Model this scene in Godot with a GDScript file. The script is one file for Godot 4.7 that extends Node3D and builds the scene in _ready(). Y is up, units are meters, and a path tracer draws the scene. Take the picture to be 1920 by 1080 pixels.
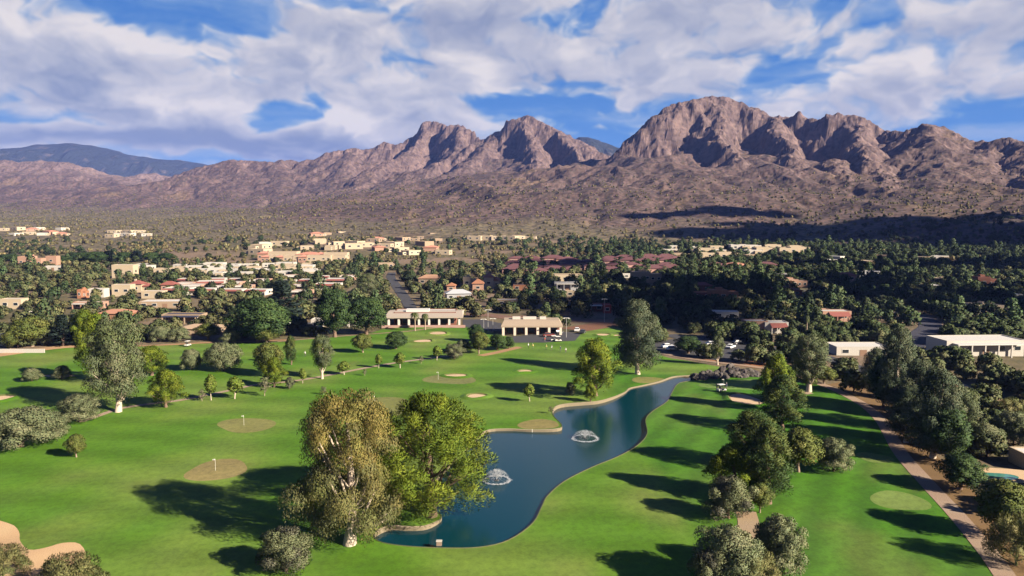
extends Node3D

# A golf course with a pond in a desert valley, a low town behind it and a rocky mountain range.
# x to the right, y up, -z towards the mountains, metres. The eye hangs 45 m above the grass.

const PLAIN_FROM := 380.0
var rng := RandomNumberGenerator.new()
var big := FastNoiseLite.new()
var turf_noise := FastNoiseLite.new()
var mats := {}
var names := {}
var turf_outline := PackedVector2Array()
var turf_inner := PackedVector2Array()
var pond_outline := PackedVector2Array()
var keep_out := []          # circles (x, z, r) where no wild bush grows
var keep_strips := []       # roads and paths: [points, half width]


func _ready():
	set_up_view()
	set_up_noise()
	make_materials()
	outlines()
	build_mountains()
	build_ground()
	build_course()
	build_roads()
	build_buildings()
	build_course_trees()
	build_town_trees()
	build_small_things()
	build_clouds()


func set_up_view():
	rng.seed = 7
	var cam := Camera3D.new()
	cam.name = "camera"
	cam.position = Vector3(0, 45, 0)
	cam.rotation_degrees = Vector3(-5.5, 0, 0)
	cam.fov = 2.0 * rad_to_deg(atan(540.0 / 1450.0))
	cam.near = 0.5
	cam.far = 20000.0
	cam.current = true
	add_child(cam)
	var sun := DirectionalLight3D.new()
	sun.name = "sun"
	add_child(sun)
	sun.look_at_from_position(Vector3(0.86, 0.49, 0.52), Vector3.ZERO)
	sun.position = Vector3.ZERO
	sun.light_energy = 1.6
	sun.light_color = Color(1.0, 0.94, 0.85)
	sun.light_angular_distance = 0.5
	sun.shadow_enabled = true
	var sky := Sky.new()
	var pan := PanoramaSkyMaterial.new()
	pan.panorama = ImageTexture.create_from_image(sky_picture())
	sky.sky_material = pan
	var env := Environment.new()
	env.background_mode = Environment.BG_SKY
	env.sky = sky
	env.background_energy_multiplier = 0.235
	env.tonemap_mode = Environment.TONE_MAPPER_LINEAR
	env.tonemap_exposure = 3.9
	env.sdfgi_enabled = true
	env.ssao_enabled = true
	env.ssil_enabled = true
	env.fog_enabled = true
	env.fog_density = 0.000034
	env.fog_light_color = Color(0.50, 0.62, 1.0)
	var we := WorldEnvironment.new()
	we.name = "air"
	we.environment = env
	add_child(we)


# ---------------------------------------------------------------- sky: air and clouds
func sky_picture() -> Image:
	var soft := FastNoiseLite.new()
	soft.seed = 11
	soft.frequency = 0.07
	soft.fractal_octaves = 6
	soft.fractal_gain = 0.6
	var warp := FastNoiseLite.new()
	warp.seed = 5
	warp.frequency = 0.12
	warp.fractal_octaves = 4
	warp.fractal_gain = 0.5
	var puff := FastNoiseLite.new()
	puff.seed = 23
	puff.noise_type = FastNoiseLite.TYPE_CELLULAR
	puff.cellular_return_type = FastNoiseLite.RETURN_DISTANCE
	puff.frequency = 0.30
	puff.fractal_octaves = 3
	puff.fractal_gain = 0.5
	# masses of cloud (+) and openings (-): azimuth, elevation, half width, half height in degrees, strength
	var g := [-23.0, 9.8, 13.0, 3.56, 0.35, -30.4, 8.9, 7.9, 2.37, 0.3, -13.6, 10.0, 9.5, 2.37, 0.25, -3.9, 11.0, 7.9, 3.16, 0.4, 4.6, 10.6, 5.9, 3.16, 0.4, 20.0, 11.1, 16.6, 4.35, 0.5, 29.6, 7.0, 7.9, 1.78, 0.4, -22.5, 6.6, 6.7, 1.98, 0.5, -12.3, 6.2, 3.0, 1.50, 0.75, -9.4, 8.1, 2.8, 1.50, 0.5, -28.9, 4.6, 13.0, 1.03, 0.6, -15.2, 4.9, 7.1, 0.79, 0.7, -31.2, 10.7, 5.1, 2.77, 0.3, -2.3, 13.0, 4.7, 1.58, 0.3, 12.2, 9.3, 6.3, 1.98, 0.35, -23.5, 13.4, 2.8, 0.71, -0.6, -24.2, 4.6, 12.6, 0.87, 0.7, -14.5, 4.6, 5.1, 0.55, 0.7, -12.1, 14.3, 4.3, 0.55, -0.75, 2.7, 13.5, 3.2, 0.99, -0.4, -17.3, 6.8, 1.7, 0.63, -0.9, -15.4, 6.8, 2.0, 0.63, -0.9, -14.1, 7.6, 0.9, 0.71, -0.5, -8.1, 7.4, 0.9, 0.87, -0.6, 7.0, 6.1, 3.8, 1.66, -1.1, 1.2, 7.9, 3.6, 0.95, -0.8, -1.6, 8.1, 2.0, 0.87, -0.7, 18.6, 9.3, 2.4, 0.71, -0.7, 28.7, 5.0, 4.3, 0.63, -1, 22.2, 5.9, 4.3, 0.87, -0.5, -19.0, 9.2, 2.8, 0.63, -0.35, -18.0, 8.6, 2.8, 0.55, -0.5, -31.3, 7.9, 1.6, 0.55, -0.4, -2.3, 6.2, 1.6, 0.79, -0.6, 28.0, 10.1, 2.4, 0.95, -0.5, 8.1, 5.3, 0.4, 0.28, 0.5, 6.2, 6.0, 0.6, 0.16, 0.5, -27.0, 13.1, 1.6, 0.63, -0.5, -17.9, 12.6, 2.4, 0.47, -0.4, -13.6, 10.0, 2.0, 0.71, -0.45, -1.5, 12.5, 1.6, 0.87, -0.3]
	var wide := Image.create(512, 256, false, Image.FORMAT_RGB8)
	for y in 256:
		var el := 90.0 - (y + 0.5) * 180.0 / 256.0
		for x in 512:
			var az := (x + 0.5) * 360.0 / 512.0
			if az > 180.0:
				az -= 360.0
			wide.set_pixel(x, y, sky_colour(az, el, soft, warp, puff, g))
	wide.resize(4096, 2048, Image.INTERPOLATE_CUBIC)
	# the part of the sky over the range, as fine as the picture holds
	for y in range(820, 1042):
		var el := 90.0 - (y + 0.5) * 180.0 / 2048.0
		for x in range(-460, 460):
			wide.set_pixel(posmod(x, 4096), y, sky_colour((x + 0.5) * 360.0 / 4096.0, el, soft, warp, puff, g))
	return wide


func sky_colour(az: float, el: float, soft: FastNoiseLite, warp: FastNoiseLite, puff: FastNoiseLite, g: Array) -> Color:
	var e := maxf(el, 0.0)
	# clear air: deep blue above, paler towards the horizon
	var blue := Color(0.24, 0.47, 0.79).lerp(Color(0.46, 0.70, 0.92), exp(-e / 8.0))
	blue = Color(0.07, 0.18, 0.45).lerp(blue, exp(-maxf(e - 14.0, 0.0) / 30.0))
	# cloud decks lie flat overhead and crowd together low down
	var v := 30.0 * log(1.0 + e / 8.0)
	var rx := az * cos(deg_to_rad(e))
	var wx := warp.get_noise_3d(rx, v, 3.0) * 3.0
	var wy := warp.get_noise_3d(rx, v, 40.0) * 2.2
	var d := cloud(rx + wx, v + wy, soft, puff)
	var billow := clampf(-puff.get_noise_2d(rx * 2.6 + wx, v * 2.6 + wy) * 1.4, -1.0, 1.0)
	d += billow * 0.05
	var guide := 0.0
	if absf(az) < 45.0 and e < 24.0:
		for i in range(0, g.size(), 5):
			var dx: float = (az + wx * 0.7 - g[i]) / g[i + 2]
			var dy: float = (e + wy * 0.45 - g[i + 1]) / g[i + 3]
			var q := dx * dx + dy * dy
			if q < 6.0:
				guide += g[i + 4] * exp(-q)
		d += guide * 0.62
	d -= 0.6 * smoothstep(13.5, 32.0, e)   # the sky clears overhead, where the sun shines from
	var cover := smoothstep(-0.07, 0.38, d)
	var thick := smoothstep(0.2, 0.9, d)
	# the low sun stands to the right behind the viewer: the sides towards it and the tops are bright
	var sunward := cloud(rx + wx + 1.1, v + wy + 1.7, soft, puff)
	var lit := clampf(0.50 + (d - guide * 0.62 - sunward) * 1.05 - (thick - 0.4) * 0.30, 0.0, 1.0)
	# tops that stand clear in the sun
	for i in range(0, tops.size(), 5):
		var dx: float = (az + wx * 0.5 - tops[i]) / tops[i + 2]
		var dy: float = (e + wy * 0.4 - tops[i + 1]) / tops[i + 3]
		var q := dx * dx + dy * dy
		if q < 5.0:
			lit += tops[i + 4] * exp(-q) * (0.6 + 0.4 * billow)
	lit = clampf(lit, 0.0, 1.1)
	var low := exp(-e / 2.6)
	var shade := Color(0.63, 0.66, 0.76).lerp(Color(0.46, 0.53, 0.68), clampf(low * 0.9 + thick * 0.3, 0.0, 1.0))
	var bright := Color(0.94, 0.91, 0.90)
	var c := shade.lerp(bright, lit * (1.0 - 0.5 * low))
	# thin streaks of high cloud in the openings
	var veil := smoothstep(-0.25, 0.55, soft.get_noise_3d(rx * 0.5 + wx * 1.6, v * 2.2 + wy * 1.6, 60.0) + 0.25 * warp.get_noise_3d(rx, v * 3.0, 8.0))
	blue = blue.lerp(Color(0.70, 0.76, 0.87), veil * 0.75 * (1.0 - 0.7 * smoothstep(15.0, 45.0, e)))
	c = blue.lerp(c, cover * 0.96)
	if el < 0.0:
		c = c.lerp(Color(0.30, 0.29, 0.26), clampf(-el / 4.0, 0.0, 1.0))
	return c


var tops := [20.8, 10.7, 3.0, 0.87, 0.45, 26.2, 9.5, 3.2, 0.87, 0.4, 22.6, 8.8, 2.4, 0.79, 0.35, -4.4, 10.6, 1.6, 1.03, 0.4, -2.1, 10.1, 1.2, 0.87, 0.35, -12.3, 6.7, 2.4, 1.19, 0.75, -10.0, 5.7, 2.0, 0.63, 0.6, -20.8, 7.0, 3.6, 1.03, 0.45, -23.1, 7.4, 2.4, 0.95, 0.35, 31.4, 6.4, 3.2, 1.03, 0.45, -31.1, 11.5, 2.8, 1.19, 0.4, -23.9, 10.9, 4.3, 1.38, 0.3, -29.4, 6.2, 4.7, 0.95, 0.3, 5.4, 11.7, 2.8, 1.19, 0.25, -15.1, 10.3, 6.3, 1.03, 0.25, 12.1, 11.5, 2.4, 1.19, 0.2, 29.4, 4.8, 1.6, 0.32, 0.5, 26.4, 11.2, 7.9, 1.19, -0.25, -27.7, 9.5, 3.6, 1.19, -0.25, -27.3, 4.8, 13.0, 0.71, -0.4, 1.5, 10.3, 2.4, 1.58, -0.2]


func cloud(x: float, y: float, soft: FastNoiseLite, puff: FastNoiseLite) -> float:
	return soft.get_noise_2d(x * 0.95, y * 1.0) * 1.0 + 0.11 - (puff.get_noise_2d(x * 1.1, y * 1.1) + 0.55) * 0.50


# ---------------------------------------------------------------- shape of the land
func set_up_noise():
	big.seed = 3
	big.frequency = 0.0035
	big.fractal_octaves = 3
	turf_noise.seed = 9
	turf_noise.frequency = 0.016
	turf_noise.fractal_octaves = 2


func plain(d: float) -> float:
	var t := clampf(d - PLAIN_FROM, 0.0, 2600.0)
	return 0.022 * t * t / (t + 250.0)


func ground_at(x: float, z: float) -> float:
	var d := -z
	var y := plain(d)
	if d > 330.0:
		y += big.get_noise_2d(x, z) * 5.0 * smoothstep(330.0, 1100.0, d)
	if d < 420.0:
		y += turf_noise.get_noise_2d(x, z) * 0.5 * (1.0 - smoothstep(300.0, 420.0, d))
	return y


func on_ground(x: float, z: float, lift := 0.0) -> Vector3:
	return Vector3(x, ground_at(x, z) + lift, z)


func pts(a: Array) -> PackedVector2Array:
	var p := PackedVector2Array()
	for i in range(0, a.size(), 2):
		p.append(Vector2(a[i], a[i + 1]))
	return p


func smooth_loop(p: PackedVector2Array, each := 6, closed := true) -> PackedVector2Array:
	var q := PackedVector2Array()
	var n := p.size()
	for i in (n if closed else n - 1):
		var a := p[posmod(i - 1, n)] if closed or i > 0 else p[i]
		var b := p[i]
		var c := p[(i + 1) % n]
		var e := p[(i + 2) % n] if closed or i + 2 < n else c
		for k in each:
			q.append(b.cubic_interpolate(c, a, e, float(k) / each))
	if not closed:
		q.append(p[n - 1])
	return q


# ---------------------------------------------------------------- names, things, parts
func numbered(called: String) -> String:
	if not names.has(called):
		names[called] = 0
		return called
	names[called] += 1
	return "%s_%03d" % [called, names[called]]


func tag(o: Node, label: String, category: String, group := ""):
	o.set_meta("label", label)
	o.set_meta("category", category)
	if group != "":
		o.set_meta("group", group)


func thing(called: String, label: String, category: String, where: Vector3, turn := 0.0, group := "") -> Node3D:
	var o := Node3D.new()
	o.name = numbered(called)
	add_child(o)
	o.position = where
	o.rotation.y = turn
	tag(o, label, category, group)
	return o


func part(called: String, m: Mesh, material: Material, parent: Node) -> MeshInstance3D:
	var o := MeshInstance3D.new()
	o.name = called
	o.mesh = m
	if material:
		o.material_override = material
	parent.add_child(o, true)
	return o


func setting(called: String, m: Mesh, material: Material, label := "") -> MeshInstance3D:
	var o := MeshInstance3D.new()
	o.name = numbered(called)
	o.mesh = m
	o.material_override = material
	add_child(o)
	o.set_meta("kind", "structure")
	if label != "":
		o.set_meta("label", label)
	return o


func copy(o: Node3D, label := "", group := "") -> Node3D:
	var stem := String(o.name)
	if stem.length() > 4 and stem.substr(stem.length() - 3).is_valid_int():
		stem = stem.substr(0, stem.length() - 4)
	var c := o.duplicate()
	c.name = numbered(stem)
	add_child(c)
	if label != "":
		c.set_meta("label", label)
	if group != "":
		c.set_meta("group", group)
	return c


# ---------------------------------------------------------------- mesh maker
class Maker:
	var v := PackedVector3Array()
	var n := PackedVector3Array()
	var c := PackedColorArray()
	var tint := Color(1, 1, 1)

	func tri(a: Vector3, b: Vector3, d: Vector3):
		var m := (b - a).cross(d - a).normalized()
		v.append(a); v.append(d); v.append(b)
		for i in 3:
			n.append(m)
			c.append(tint)

	func tri_n(a: Vector3, b: Vector3, d: Vector3, na: Vector3, nb: Vector3, nd: Vector3):
		v.append(a); v.append(d); v.append(b)
		n.append(na); n.append(nd); n.append(nb)
		for i in 3:
			c.append(tint)

	func quad(a: Vector3, b: Vector3, d: Vector3, e: Vector3):
		tri(a, b, d)
		tri(a, d, e)

	func box(at: Vector3, s: Vector3, turn := 0.0):
		var h := s * 0.5
		var p := []
		for k in 8:
			p.append(at + Vector3(h.x if k & 1 else -h.x, h.y if k & 2 else -h.y, h.z if k & 4 else -h.z).rotated(Vector3.UP, turn))
		quad(p[4], p[5], p[7], p[6])
		quad(p[1], p[0], p[2], p[3])
		quad(p[5], p[1], p[3], p[7])
		quad(p[0], p[4], p[6], p[2])
		quad(p[6], p[7], p[3], p[2])
		quad(p[0], p[1], p[5], p[4])

	func tube(path: Array, radii: Array, sides := 7, cap := true):
		var rings := []
		var u := Vector3.RIGHT
		for i in path.size():
			var dir: Vector3 = (path[mini(i + 1, path.size() - 1)] - path[maxi(i - 1, 0)]).normalized()
			u = (u - dir * u.dot(dir))
			if u.length() < 0.05:
				u = dir.cross(Vector3(0.3, 0.2, 0.9))
			u = u.normalized()
			var w := dir.cross(u)
			var ring := []
			for k in sides:
				var t := TAU * k / sides
				ring.append([path[i] + (u * cos(t) + w * sin(t)) * radii[i], u * cos(t) + w * sin(t)])
			rings.append(ring)
		for i in path.size() - 1:
			for k in sides:
				var a = rings[i][k]
				var b = rings[i][(k + 1) % sides]
				var d = rings[i + 1][(k + 1) % sides]
				var e = rings[i + 1][k]
				tri_n(a[0], b[0], d[0], a[1], b[1], d[1])
				tri_n(a[0], d[0], e[0], a[1], d[1], e[1])
		if cap:
			var last: int = path.size() - 1
			for k in range(1, sides - 1):
				tri(rings[last][0][0], rings[last][k][0], rings[last][k + 1][0])
				tri(rings[0][0][0], rings[0][k + 1][0], rings[0][k][0])

	func mesh() -> ArrayMesh:
		var a := []
		a.resize(Mesh.ARRAY_MAX)
		a[Mesh.ARRAY_VERTEX] = v
		a[Mesh.ARRAY_NORMAL] = n
		a[Mesh.ARRAY_COLOR] = c
		var m := ArrayMesh.new()
		m.add_surface_from_arrays(Mesh.PRIMITIVE_TRIANGLES, a)
		return m


# ---------------------------------------------------------------- materials
func noise_picture(sd: int, freq: float, lo: float, hi: float, octaves := 4, size := 512, kind := 0) -> Texture2D:
	var f := FastNoiseLite.new()
	f.seed = sd
	f.noise_type = FastNoiseLite.TYPE_SIMPLEX_SMOOTH if kind == 0 else FastNoiseLite.TYPE_CELLULAR
	f.frequency = freq
	f.fractal_octaves = octaves
	var im := f.get_seamless_image(size, size)
	im.convert(Image.FORMAT_RGB8)
	for y in size:
		for x in size:
			var k := lerpf(lo, hi, im.get_pixel(x, y).r)
			im.set_pixel(x, y, Color(k, k, k))
	return ImageTexture.create_from_image(im)


func bump_picture(sd: int, freq: float, strength: float, octaves := 4) -> Texture2D:
	var f := FastNoiseLite.new()
	f.seed = sd
	f.frequency = freq
	f.fractal_octaves = octaves
	var im := f.get_seamless_image(512, 512)
	im.convert(Image.FORMAT_RGBA8)
	im.bump_map_to_normal_map(strength)
	return ImageTexture.create_from_image(im)


func lin(r: float, g: float, b: float) -> Color:
	return Color(r, g, b).linear_to_srgb()


func plain_mat(called: String, c: Color, rough := 0.9, grain: Texture2D = null, per_metre := 0.5) -> StandardMaterial3D:
	var m := StandardMaterial3D.new()
	m.resource_name = called
	m.albedo_color = c.linear_to_srgb()
	m.roughness = rough
	m.vertex_color_use_as_albedo = true
	m.metallic_specular = 0.3
	if grain:
		m.albedo_texture = grain
		m.uv1_triplanar = true
		m.uv1_world_triplanar = true
		m.uv1_scale = Vector3.ONE * per_metre
	mats[called] = m
	return m


func make_materials():
	var fine := noise_picture(31, 0.03, 0.78, 1.12, 5)
	var coarse := noise_picture(32, 0.012, 0.88, 1.06, 5)
	var turf := plain_mat("turf", Color(0.94, 1.0, 0.95), 0.85, noise_picture(34, 0.04, 0.90, 1.06, 5), 0.09)
	turf.detail_enabled = true
	turf.detail_blend_mode = BaseMaterial3D.BLEND_MODE_MUL
	turf.detail_albedo = coarse
	turf.uv2_triplanar = true
	turf.uv2_world_triplanar = true
	turf.uv2_scale = Vector3.ONE * 0.021
	plain_mat("soil", Color(0.8, 0.8, 0.8), 0.95, fine, 0.05)
	plain_mat("rock", Color(0.72, 0.70, 0.77), 0.92, noise_picture(33, 0.02, 0.45, 1.45, 5), 0.006)
	plain_mat("sand", Color(0.40, 0.29, 0.19), 0.95, fine, 0.4)
	plain_mat("path", Color(0.24, 0.18, 0.135), 0.9, fine, 0.3)
	plain_mat("asphalt", Color(0.045, 0.045, 0.05), 0.85, fine, 0.2)
	plain_mat("stucco", Color(1, 1, 1), 0.9, fine, 0.25)
	plain_mat("roofing", Color(1, 1, 1), 0.85, fine, 0.3)
	plain_mat("leaf", Color(1, 1, 1), 0.75)
	mats["leaf"].backlight_enabled = true
	mats["leaf"].backlight = Color(0.35, 0.4, 0.15)
	plain_mat("bark", Color(1, 1, 1), 0.9, fine, 0.6)
	plain_mat("paint", Color(1, 1, 1), 0.5)
	plain_mat("car_paint", Color(1, 1, 1), 0.25)
	mats["car_paint"].clearcoat_enabled = true
	mats["car_paint"].clearcoat = 0.6
	plain_mat("glass", Color(0.015, 0.02, 0.025), 0.12)
	mats["glass"].metallic_specular = 0.5
	plain_mat("stone", Color(1, 1, 1), 0.9, fine, 0.5)
	plain_mat("spray", Color(0.30, 0.315, 0.33), 0.6)
	var w := StandardMaterial3D.new()
	w.resource_name = "water"
	w.albedo_color = lin(0.001, 0.022, 0.03)
	w.roughness = 0.07
	w.metallic_specular = 0.34
	w.normal_enabled = true
	w.normal_texture = bump_picture(41, 0.03, 6.0, 4)
	w.normal_scale = 0.13
	w.uv1_triplanar = true
	w.uv1_world_triplanar = true
	w.uv1_scale = Vector3.ONE * 0.12
	mats["water"] = w


# ---------------------------------------------------------------- mountains
var ridges := []
var macro := PackedFloat32Array()
var macro_rock := PackedFloat32Array()
const MX0 := -4700.0
const MX1 := 3300.0
const MZ0 := -560.0
const MZ1 := -5600.0
const MC := 18.0
var mnx := 0
var mnz := 0


func ridge(p: Array, reach: float, cliff: float, wide: float, power := 1.02):
	ridges.append([p, reach, cliff, wide, power])


func trace_ridges():
	# the great massif on the right: crest, knobs on it, then the ribs that come down towards the valley
	ridge([367, 202, -2301, 380, 260, -2299, 396, 298, -2306, 426, 331, -2311, 475, 364, -2353, 550, 388, -2388, 607, 403, -2425, 656, 398, -2412, 706, 380, -2398, 774, 350, -2377, 853, 326, -2329, 908, 314, -2286, 976, 310, -2247, 1034, 284, -2221, 1067, 271, -2150, 1100, 267, -2076, 1141, 231, -1997, 1175, 216, -1919, 1203, 209, -1842, 1214, 191, -1714, 1260, 151, -1553], 1300, .47, 120)
	ridge([845, 346, -2321, 857, 346, -2316], 75, .8, 60)
	ridge([903, 329, -2256, 935, 329, -2243, 975, 319, -2226], 90, .8, 70)
	ridge([1052, 276, -2079, 1076, 282, -2067, 1104, 272, -2052], 110, .7, 80)
	ridge([1155, 222, -1908, 1178, 227, -1893, 1199, 224, -1880], 110, .75, 80)
	ridge([501, 368, -2347, 445, 321, -2287, 411, 253, -2222], 330, .75, 90)
	ridge([547, 384, -2378, 548, 305, -2254, 536, 249, -2175], 300, .6, 110)
	ridge([618, 392, -2402, 599, 312, -2252, 555, 251, -2108, 552, 226, -2016, 565, 183, -1919, 575, 141, -1811, 577, 103, -1705, 541, 69, -1548], 480, .58, 75)
	ridge([554, 179, -1911, 558, 166, -1868], 130, .7, 70)
	ridge([771, 349, -2368, 727, 240, -2076, 690, 180, -1909, 629, 132, -1718, 629, 113, -1644, 602, 84, -1504, 526, 45, -1286, 448, 22, -1124], 460, .55, 70)
	ridge([972, 309, -2238, 912, 243, -2057, 855, 197, -1896, 808, 141, -1720, 767, 114, -1584, 698, 72, -1395, 580, 34, -1141], 460, .5, 70)
	ridge([765, 172, -1870, 725, 136, -1713, 681, 105, -1580], 200, .6, 70)
	ridge([1095, 275, -2068, 1009, 203, -1864, 914, 135, -1643, 815, 80, -1434, 659, 39, -1178, 547, 16, -1012], 520, .2, 90)
	ridge([1160, 221, -1916, 1029, 144, -1703, 925, 86, -1485, 780, 45, -1222, 621, 18, -980], 460, .3, 90)
	ridge([1203, 213, -1842, 1071, 131, -1569, 891, 63, -1268, 661, 19, -941], 460, .3, 90)
	ridge([386, 253, -2318, 343, 202, -2305, 273, 160, -2223, 196, 125, -2121, 124, 90, -2016, 51, 56, -1849], 420, .3, 90)
	ridge([416, 196, -2211, 399, 128, -2011, 349, 76, -1817, 269, 35, -1476], 420, .15, 80)
	ridge([370, 201, -2290, 380, 259, -2289, 396, 300, -2296, 428, 330, -2301, 473, 362, -2343], 420, .72, 75)
	# the middle peak
	ridge([-122, 350, -3258, -77, 373, -3249, -37, 386, -3220, 4, 428, -3200, 35, 441, -3200, 69, 443, -3199, 118, 418, -3168, 212, 360, -3113, 292, 312, -3066, 370, 267, -3017, 438, 240, -2917], 1150, .45, 125)
	ridge([180, 377, -3115, 230, 309, -2941, 240, 266, -2820, 251, 216, -2668, 245, 163, -2468], 330, .7, 60)
	ridge([39, 436, -3190, 78, 326, -2999, 95, 234, -2778, 69, 158, -2539, 39, 89, -2260], 480, .45, 80)
	ridge([-66, 375, -3239, -123, 280, -3007, -174, 200, -2775, -189, 128, -2513, -179, 69, -2273], 480, .3, 100)
	ridge([-122, 350, -3258, -161, 319, -3146, -203, 281, -3043], 260, .6, 80)
	# the squared tower and its neighbours
	ridge([-505, 360, -3564, -473, 406, -3569, -440, 380, -3573], 150, .8, 60)
	ridge([-418, 426, -3576, -397, 465, -3568, -359, 466, -3572, -308, 451, -3547], 620, .72, 95)
	ridge([-308, 439, -3547, -271, 435, -3469, -233, 438, -3432, -180, 406, -3395, -125, 362, -3338], 900, .55, 105)
	ridge([-232, 432, -3422, -217, 337, -3253, -241, 271, -3071, -307, 219, -2904, -362, 160, -2716, -358, 78, -2373], 480, .4, 100)
	ridge([-395, 437, -3568, -416, 330, -3354, -485, 261, -3163, -544, 196, -2950, -519, 102, -2568], 460, .35, 90)
	# the long broken ridge to the left
	ridge([-426, 380, -3575, -521, 357, -3562, -576, 364, -3554, -628, 341, -3545, -651, 334, -3541, -716, 335, -3528, -762, 318, -3518, -808, 322, -3508, -867, 293, -3494, -961, 285, -3521, -1049, 286, -3496, -1093, 275, -3483, -1173, 282, -3509, -1258, 289, -3480, -1352, 254, -3444, -1448, 226, -3448, -1522, 170, -3372, -1566, 106, -3130], 1000, .32, 105)
	ridge([-815, 321, -3496, -787, 326, -3503], 70, .85, 60)
	ridge([-730, 339, -3515, -691, 340, -3523], 90, .8, 60)
	ridge([-597, 362, -3540, -555, 363, -3547], 90, .8, 70)
	ridge([-1254, 286, -3470, -1109, 210, -3214, -1023, 123, -2820, -911, 62, -2435], 420, .2, 90)
	ridge([-1046, 283, -3486, -959, 193, -3189, -904, 113, -2808, -829, 59, -2464], 420, .2, 90)
	ridge([-856, 290, -3487, -802, 197, -3170, -744, 119, -2824, -672, 63, -2512], 420, .25, 90)
	ridge([-714, 332, -3518, -696, 223, -3185, -648, 132, -2827, -549, 66, -2500], 420, .25, 90)
	# the pale hills at the far left
	ridge([-3006, 291, -3613, -2852, 325, -3736, -2655, 313, -3818, -2520, 299, -3848, -2419, 297, -3854, -2253, 300, -3895, -2198, 281, -3927, -2070, 228, -3883, -1954, 212, -3942, -1938, 256, -4172, -1780, 226, -4133, -1562, 193, -4006], 1250, .25, 200)
	ridge([-2419, 295, -3854, -2171, 202, -3537, -1918, 121, -3164, -1562, 60, -2678], 520, .25, 110)
	ridge([-2707, 303, -3781, -2361, 171, -3352, -1892, 68, -2704], 600, .25, 110)
	ridge([-2070, 226, -3883, -1791, 140, -3465, -1456, 69, -2850], 460, .2, 110)
	ridge([-1780, 226, -4133, -1565, 138, -3572, -1320, 70, -2915], 460, .2, 110)


func build_macro():
	mnx = int((MX1 - MX0) / MC) + 1
	mnz = int((MZ0 - MZ1) / MC) + 1
	macro.resize(mnx * mnz)
	macro_rock.resize(mnx * mnz)
	for j in mnz:
		for i in mnx:
			macro[j * mnx + i] = plain(-(MZ0 - j * MC))
	for r in ridges:
		var p: Array = r[0]
		var reach: float = r[1]
		var cliff: float = r[2]
		var wide: float = r[3]
		var power: float = r[4]
		for k in range(0, p.size() - 3, 3):
			var a := Vector2(p[k], p[k + 2])
			var b := Vector2(p[k + 3], p[k + 5])
			var ha: float = p[k + 1]
			var hb: float = p[k + 4]
			var ab := b - a
			var l2 := maxf(ab.length_squared(), 1.0)
			var i0 := clampi(int((minf(a.x, b.x) - reach - MX0) / MC), 0, mnx - 1)
			var i1 := clampi(int((maxf(a.x, b.x) + reach - MX0) / MC) + 1, 0, mnx - 1)
			var j0 := clampi(int((MZ0 - maxf(a.y, b.y) - reach) / MC), 0, mnz - 1)
			var j1 := clampi(int((MZ0 - minf(a.y, b.y) + reach) / MC) + 1, 0, mnz - 1)
			for j in range(j0, j1 + 1):
				var z := MZ0 - j * MC
				var ground := plain(-z)
				for i in range(i0, i1 + 1):
					var q := Vector2(MX0 + i * MC, z)
					var t := clampf((q - a).dot(ab) / l2, 0.0, 1.0)
					var d := maxf(q.distance_to(a + ab * t) - 15.0, 0.0)
					if d >= reach:
						continue
					var top := lerpf(ha, hb, t) - ground
					if top <= 0.0:
						continue
					var f: float
					if d < wide:
						f = 1.0 - cliff * (d / wide)
					else:
						f = (1.0 - cliff) * pow(1.0 - (d - wide) / (reach - wide), power)
					var h := ground + top * f
					var at := j * mnx + i
					if h > macro[at]:
						macro[at] = h
						macro_rock[at] = clampf(1.6 - d / (wide * 1.25), 0.0, 1.0) * clampf(cliff * 2.2, 0.0, 1.0)


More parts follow.
